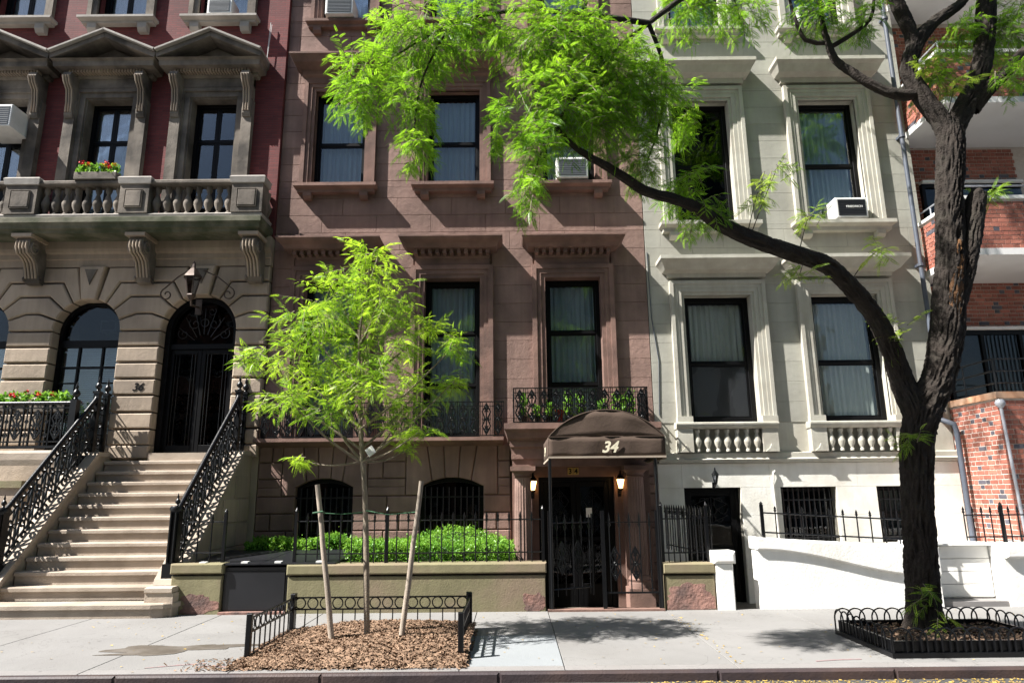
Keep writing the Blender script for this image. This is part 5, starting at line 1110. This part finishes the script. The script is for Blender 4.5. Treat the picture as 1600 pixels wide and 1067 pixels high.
# ------------------------------------------------------------------ mulch bed and its hooped guard
def mulch():
    n = 60; V = []; F_ = []
    hgt = lambda x, y: +.015+.17*max(0, 1-((x+1.5)/1.35)**2)**.8*max(0, 1-((y+4.85)/1.15)**2)**.8*(1+.35*NZ.noise(Vector((x*2.2, y*2.2, 0))))+.02*NZ.noise(Vector((x*11, y*11, 1)))
    b = MB(); x0, x1, y0, y1 = -2.95, -.5, -6.05, -4.04
    b.add([(x0+(x1-x0)*i/n, y0+(y1-y0)*j/n, hgt(x0+(x1-x0)*i/n, y0+(y1-y0)*j/n)) for i in range(n+1) for j in range(n+1)], [(i*(n+1)+j, (i+1)*(n+1)+j, (i+1)*(n+1)+j+1, i*(n+1)+j+1) for i in range(n) for j in range(n)])
    b.ext([(x0, y0), (x1, y0), (x1, y1), (x0, y1)], -.02, -.05, 'z')
    m = tag(b.build('mulch_bed', 'mulch', None, 60), 'mounded brown wood mulch around the young tree', 'mulch', None, 'stuff')
    N = 11000; X = rng.uniform(x0-.0, x1+.02, N); Yv = rng.uniform(y0-.05, y1, N); V = []; Q = []
    k = rng.random(N) < .03; X[k] = rng.normal(-2.9, .25, k.sum()); Yv[k] = rng.uniform(-6.1, -5.6, k.sum())
    for x, y in zip(X, Yv):
        z = (hgt(x, y) if x0 < x < x1 and y0 < y < y1 else .0)+.012; L, wd = rng.uniform(.007, .024), rng.uniform(.003, .008); a = rng.uniform(0, 6.3); e = rng.normal(0, .35); c, s = math.cos(a), math.sin(a); q = len(V)
        for u, v, h in ((-1, -1, 0), (1, -1, 0), (1, 1, 0), (-1, 1, 0)): V.append((x+c*L*u-s*wd*v, y+s*L*u+c*wd*v, z+e*L*u+.004*v))
        Q.append((q, q+1, q+2, q+3))
    npmesh('wood_chips', np.array(V), np.array(Q), 'mulch', m, (-1.7, -5, 0))['kind'] = 'stuff'
mulch()
def guard():
    t = thing('tree_guard', 'low black iron tree guard with a row of rings around the mulch', 'fence', (-1.72, -4.05, 0))
    rg = MB().ring((0, 0, 0), .066, .009, 20, 5).mesh('ring', 50); pk = MB().box(-.007, .007, -.007, .007, 0, .25).mesh('picket')
    for p, q in (((-2.88, -4.05), (-.6, -4.05)), ((-2.88, -4.1), (-2.88, -5.6)), ((-.58, -4.1), (-.58, -5.65))):
        L = math.hypot(q[0]-p[0], q[1]-p[1]); n = int(L/.152); rz = 0 if abs(p[1]-q[1]) < .1 else R_(90); dx, dy = (q[0]-p[0])/L, (q[1]-p[1])/L
        for i in range(n):
            u = L*(i+.5)/n; mk('ring', rg, 'iron', t, (p[0]+dx*u, p[1]+dy*u, .345), (0, 0, rz))
            mk('picket', pk, 'iron', t, (p[0]+dx*(u+.07), p[1]+dy*(u+.07), .03))
        for z in (.03, .27, .415): MB().tube([(p[0], p[1], z), (q[0], q[1], z)], .0125, 4).build('rail', 'iron', t)
        for c in (p, q): MB().cbox(c[0]-.03, c[0]+.03, c[1]-.03, c[1]+.03, -.02, .47, .008).build('post', 'iron', t)
guard()
def planter():
    t = thing('tree_pit_edging', 'dark steel tree pit box edged with overlapping black wire hoops', 'planter', (5.08, -4.8, 0))
    x0, x1, y0, y1 = 3.99, 5.84, -5.78, -4.52
    for a, b, c, d in ((x0, x1, y0, y0+.03), (x0, x1, y1-.03, y1), (x0, x0+.03, y0+.03, y1-.03), (x1-.03, x1, y0+.03, y1-.03)): MB().box(a, b, c, d, -.01, .16).build('edge_plate', 'iron', t)
    MB().box(x0-.05, x1+.05, y0-.05, y0-.001, -.01, .05).box(x0-.05, x0-.001, y0, y1, -.01, .05).build('base_rail', 'iron', t)
    hp = MB().tube([(-.11, 0, 0)]+[(-.11*math.cos(math.pi*i/12), 0, .18+.11*math.sin(math.pi*i/12)) for i in range(13)]+[(.11, 0, 0)], .009, 6).mesh('hoop', 50)
    for i in range(12): mk('hoop', hp, 'iron', t, (x0+.08+i*.154, y0-.02, 0)); mk('hoop', hp, 'iron', t, (x0+.08+i*.154, y1+.02, 0))
    for i in range(8): mk('hoop', hp, 'iron', t, (x0-.02, y0+.08+i*.158, 0), (0, 0, R_(90))); mk('hoop', hp, 'iron', t, (x1+.02, y0+.08+i*.158, 0), (0, 0, R_(90)))
    n = 30; b = MB(); b.add([(x0+.03+(x1-x0-.06)*i/n, y0+.03+(y1-y0-.06)*j/n, .09+.05*NZ.noise(Vector((i*.3, j*.3, 0)))+.02*NZ.noise(Vector((i*1.7, j*1.7, 5)))) for i in range(n+1) for j in range(n+1)], [(i*(n+1)+j, (i+1)*(n+1)+j, (i+1)*(n+1)+j+1, i*(n+1)+j+1) for i in range(n) for j in range(n)]); b.build('soil', 'soil', t, 60)
    N = 700; V = []; Q = []
    for _ in range(N):
        x, y = rng.uniform(x0+.05, x1-.05), rng.uniform(y0+.05, y1-.05); z = .13; a = rng.uniform(0, 6.3); L, wd = rng.uniform(.01, .03), rng.uniform(.005, .012); c, s = math.cos(a), math.sin(a); q = len(V)
        for u, v in ((-1, -1), (1, -1), (1, 1), (-1, 1)): V.append((x+c*L*u-s*wd*v, y+s*L*u+c*wd*v, z+rng.uniform(-.02, .02)))
        Q.append((q, q+1, q+2, q+3))
    npmesh('leaf_litter', np.array(V), np.array(Q), 'mulch', t, (5, -4.8, .1))['kind'] = 'stuff'
planter()
# ------------------------------------------------------------------ hedge, flowers, potted plants
def leafcloud(N, pts_fn, L=.03, wd=.013):
    V = np.zeros((N*4, 3)); Q = np.arange(N*4).reshape(N, 4)
    P = np.array([pts_fn() for _ in range(N)]); D = rng.normal(0, 1, (N, 3)); D[:, 2] += .5; D /= np.linalg.norm(D, axis=1)[:, None]
    A = np.cross(D, rng.normal(0, 1, (N, 3))); A /= np.linalg.norm(A, axis=1)[:, None]; s = rng.uniform(.7, 1.3, N)[:, None]
    V[0::4] = P; V[1::4] = P+D*L*.5*s+A*wd*s; V[2::4] = P+D*L*s; V[3::4] = P+D*L*.5*s-A*wd*s
    return V, Q
def hedge():
    t = thing('boxwood_hedge', 'bright green clipped boxwood hedge behind the low stone wall', 'hedge', (-2.0, -1.5, .4))
    top = lambda x, y: (.93+.13*NZ.noise(Vector((x*1.7, y*1.7, 2)))+.06*NZ.noise(Vector((x*6, y*6, 0)))+(.17*math.exp(-((x+1.0)/.5)**2-((y+1.1)/.5)**2)))*(1 if x < -.2 else 1-.5*(x+.2))
    x0, x1, y0, y1 = -4.75, .0, -2.28, -.55
    n = 48; b = MB(); b.add([(x0+(x1-x0)*i/n, max(y0+.05+(y1-y0-.05)*j/16, -9 if x0+(x1-x0)*i/n > -2.6 else -.95), (top(x0+(x1-x0)*i/n, y0+(y1-y0)*j/16)-.06 if 0 < j < 16 and 0 < i < n else .3)) for i in range(n+1) for j in range(17)], [(i*17+j, (i+1)*17+j, (i+1)*17+j+1, i*17+j+1) for i in range(n) for j in range(16)]); b.build('dark_core', 'boxcore', t, 60)  # solid dark core, its colour paints the shade in gaps between leaves
    def f():
        x = rng.uniform(x0, x1); ya = y0 if x > -2.68 else -1.0; y = ya+(y1-ya)*rng.random()**1.25
        if rng.random() < .3: y = ya+rng.normal(0, .03); z = rng.uniform(.55, top(x, y))
        else: z = top(x, y)+rng.normal(-.02, .03)
        lump = NZ.noise(Vector((x*9, y*9, z*9)))*.05; return (x+lump, y-lump, z+lump)
    V, Q = leafcloud(30000, f, .036, .013); npmesh('foliage', V, Q, 'box', t, (-2, -1.5, .6))['kind'] = 'stuff'
    tag(MB().box(-4.9, .0, -2.36, -.05, -.02, .5).build('planting_bed', 'soil'), kind='structure')
hedge()
def flowers(name, label, cat, loc, rx, ry, h, nl, nfl, m='red', m2=None, box=None, group=None):
    t = thing(name, label, cat, loc, group); x, y, z = loc
    if box: MB().cbox(x-rx-.03, x+rx+.03, y-.1, y+.1, z, z+.16, .008).build('planter_box', box, t)
    z0 = z+(.15 if box else .0)
    V, Q = leafcloud(nl, lambda: (x+rng.uniform(-rx, rx), y+rng.uniform(-ry, ry), z0+h*rng.random()**1.3), .07, .03); npmesh('foliage', V, Q, 'box', t, loc)
    for i in range(nfl):
        p = (x+rng.uniform(-rx, rx), y+rng.uniform(-ry, 0), z0+h*rng.uniform(.55, 1.15)); V, Q = leafcloud(26, lambda: tuple(np.array(p)+rng.normal(0, .018, 3)), .035, .018); npmesh('flower', V, Q, m2 if m2 and i % 3 == 2 else m, t, p)
        MB().tube([(p[0], p[1], z0), p], .004, 4).build('stem', 'box', t)
flowers('flower_box', 'window box of red and yellow flowers on the stone balustrade', 'flower box', (-8.45, -.62, 8.03), .4, .08, .2, 420, 9, 'red', 'yellowp', 'tandark')
flowers('geranium', 'red geraniums behind the terrace railing beside its middle post', 'flowers', (-9.75, -.65, 3.3), .55, .12, .22, 500, 6, 'red', None, 'tandark', 'terrace geraniums')
flowers('geranium', 'tall single red geranium in leafy box behind the terrace railing by the stoop', 'flowers', (-8.75, -.65, 3.3), .32, .12, .22, 380, 2, 'red', None, 'tandark', 'terrace geraniums')
for i, (x, h) in enumerate(((.2, .42), (.44, .2), (.68, .26), (1.05, .42), (1.26, .4), (1.68, .3), (1.92, .42), (2.06, .36), (2.2, .46))):
    t = thing('potted_plant', ['tall leafy potted plant at the brown house end of the railing above the awning', 'low bushy potted plant second from the brown house end above the awning', 'low bushy potted plant beside the empty red pot above the awning', 'tall leafy potted plant beside the empty red pot above the awning', 'tall leafy potted plant next but one to the empty red pot above the awning', 'low bushy potted plant standing alone over the crown of the awning'][i] if i < 6 else 'tall leafy potted plant in the cluster at the pale house end above the awning', 'plant', (x, -.82, 2.966), 'tall potted plants above the awning' if h > .35 else 'low potted plants above the awning')
    MB().lathe([(.05, 2.966), (.07, 3.1), (.075, 3.11)], x, -.82, 10).build('pot', 'soil', t, 40); MB().tube([(x, -.82, 3.08), (x+.01, -.82, 3.1+h)], .006, 4).build('stem', 'box', t)
    V, Q = leafcloud(int(300*h)+40, lambda: (x+rng.normal(0, .03), -.82+rng.normal(0, .03), 3.1+h*rng.random()), .075, .022); npmesh('foliage', V, Q, 'box', t, (x, -.82, 3.1))
t = thing('plant_pot', 'empty red plastic pot behind the balcony railing above the awning', 'pot', (.87, -.82, 2.966)); MB().lathe([(.05, 2.966), (.08, 3.2), (.085, 3.2), (.085, 3.23), (.07, 3.23), (.05, 3.0)], .87, -.82, 14).build('pot', 'pot', t, 40)
# fallen leaflets in the gutter and on the flags
N = 1800; V = []; Q = []
for i in range(N):
    if i < 1500: x, y, z = rng.uniform(1.2, 8.5), -6.27-abs(rng.normal(0, .2)), -.091
    elif i < 1560: x, y, z = rng.normal(2.3, .04)-0, rng.uniform(-6., -3.2), .004
    else: x, y, z = rng.uniform(-6, 8), rng.uniform(-6.15, -2.8), .005
    a = rng.uniform(0, 6.3); L, wd = rng.uniform(.008, .018), rng.uniform(.004, .008); c, s = math.cos(a), math.sin(a); q = len(V)
    for u, v in ((-1, -1), (1, -1), (1, 1), (-1, 1)): V.append((x+c*L*u-s*wd*v, y+s*L*u+c*wd*v, z+rng.uniform(0, .008)))
    Q.append((q, q+1, q+2, q+3))
V = np.array(V); Q = np.array(Q); ok = ~((V[Q[:, 0], 0] > 3.9) & (V[Q[:, 0], 0] < 5.9) & (V[Q[:, 0], 1] > -5.9) & (V[Q[:, 0], 1] < -4.4)); ok &= ~((V[Q[:, 0], 0] > -3) & (V[Q[:, 0], 0] < -.5) & (V[Q[:, 0], 1] < -4))
tag(npmesh('fallen_leaflets', V, Q[ok], 'debris', None, (2, -5, -.1)), 'scattered yellow leaflets along the gutter', 'leaves', None, 'stuff')
# ------------------------------------------------------------------ across the street: what the windows mirror
def across(name, label, x0, x1, h, m, cols, fl):
    t = thing(name, label, 'building', ((x0+x1)/2, -26, -.1)); wm = MB().box(-.6, .6, -.03, .02, 0, 1.9).mesh('window'); sm = MB().box(-.75, .75, -.05, .1, -.12, 0).mesh('window_sill')
    MB().box(x0, x1, -30, -22.5, -.15, h).build('wall', m, t); MB().box(x0, x1, -22.49, -21.9, h-.5, h+.1).build('roof_cornice', m, t)
    for i in range(cols):
        for j in range(fl):
            x = x0+(x1-x0)*(i+.5)/cols; z = 1.2+j*3.4
            mk('window', wm, 'glassd' if False else 'steelblk', t, (x, -22.49, z)); mk('window_sill', sm, 'oppl', t, (x, -22.45, z))
    return t
across('limestone_building', 'tall pale limestone building across the street mirrored in the windows', -1, 17, 24, 'oppl', 8, 7)
across('brick_rowhouse', 'lower brick rowhouse across the street mirrored in the windows', -19, -1.02, 16, 'oppb', 8, 4)
def far_tree(x, y, label):
    t = thing('street_tree', label, 'tree', (x, y, -.1), 'trees across the street'); b = MB(); barktube(b, [(x, y, -.15, .2), (x, y, 2.5, .16), (x+.2, y, 5, .12), (x, y, 8, .05)], 12, .2, .05); b.build('trunk', 'bark', t, 60)
    bl = [(x+rng.normal(0, 1.5), y+rng.normal(0, 1.), rng.uniform(4.5, 9.5), .9, .9, .6, 1) for _ in range(26)]; P, D, Sc = twigs(bl, 14, .7, 6, .4, (1.6, 2.3)); V, Q = fronds(P, D, Sc, FB, FBQ); npmesh('crown', V, Q, 'leafo', t, (x, y, 4))['kind'] = 'stuff'
far_tree(2.6, -18.2, 'leafy street tree across the road before the limestone building'); far_tree(-7.5, -18.4, 'leafy street tree across the road before the brick rowhouse')
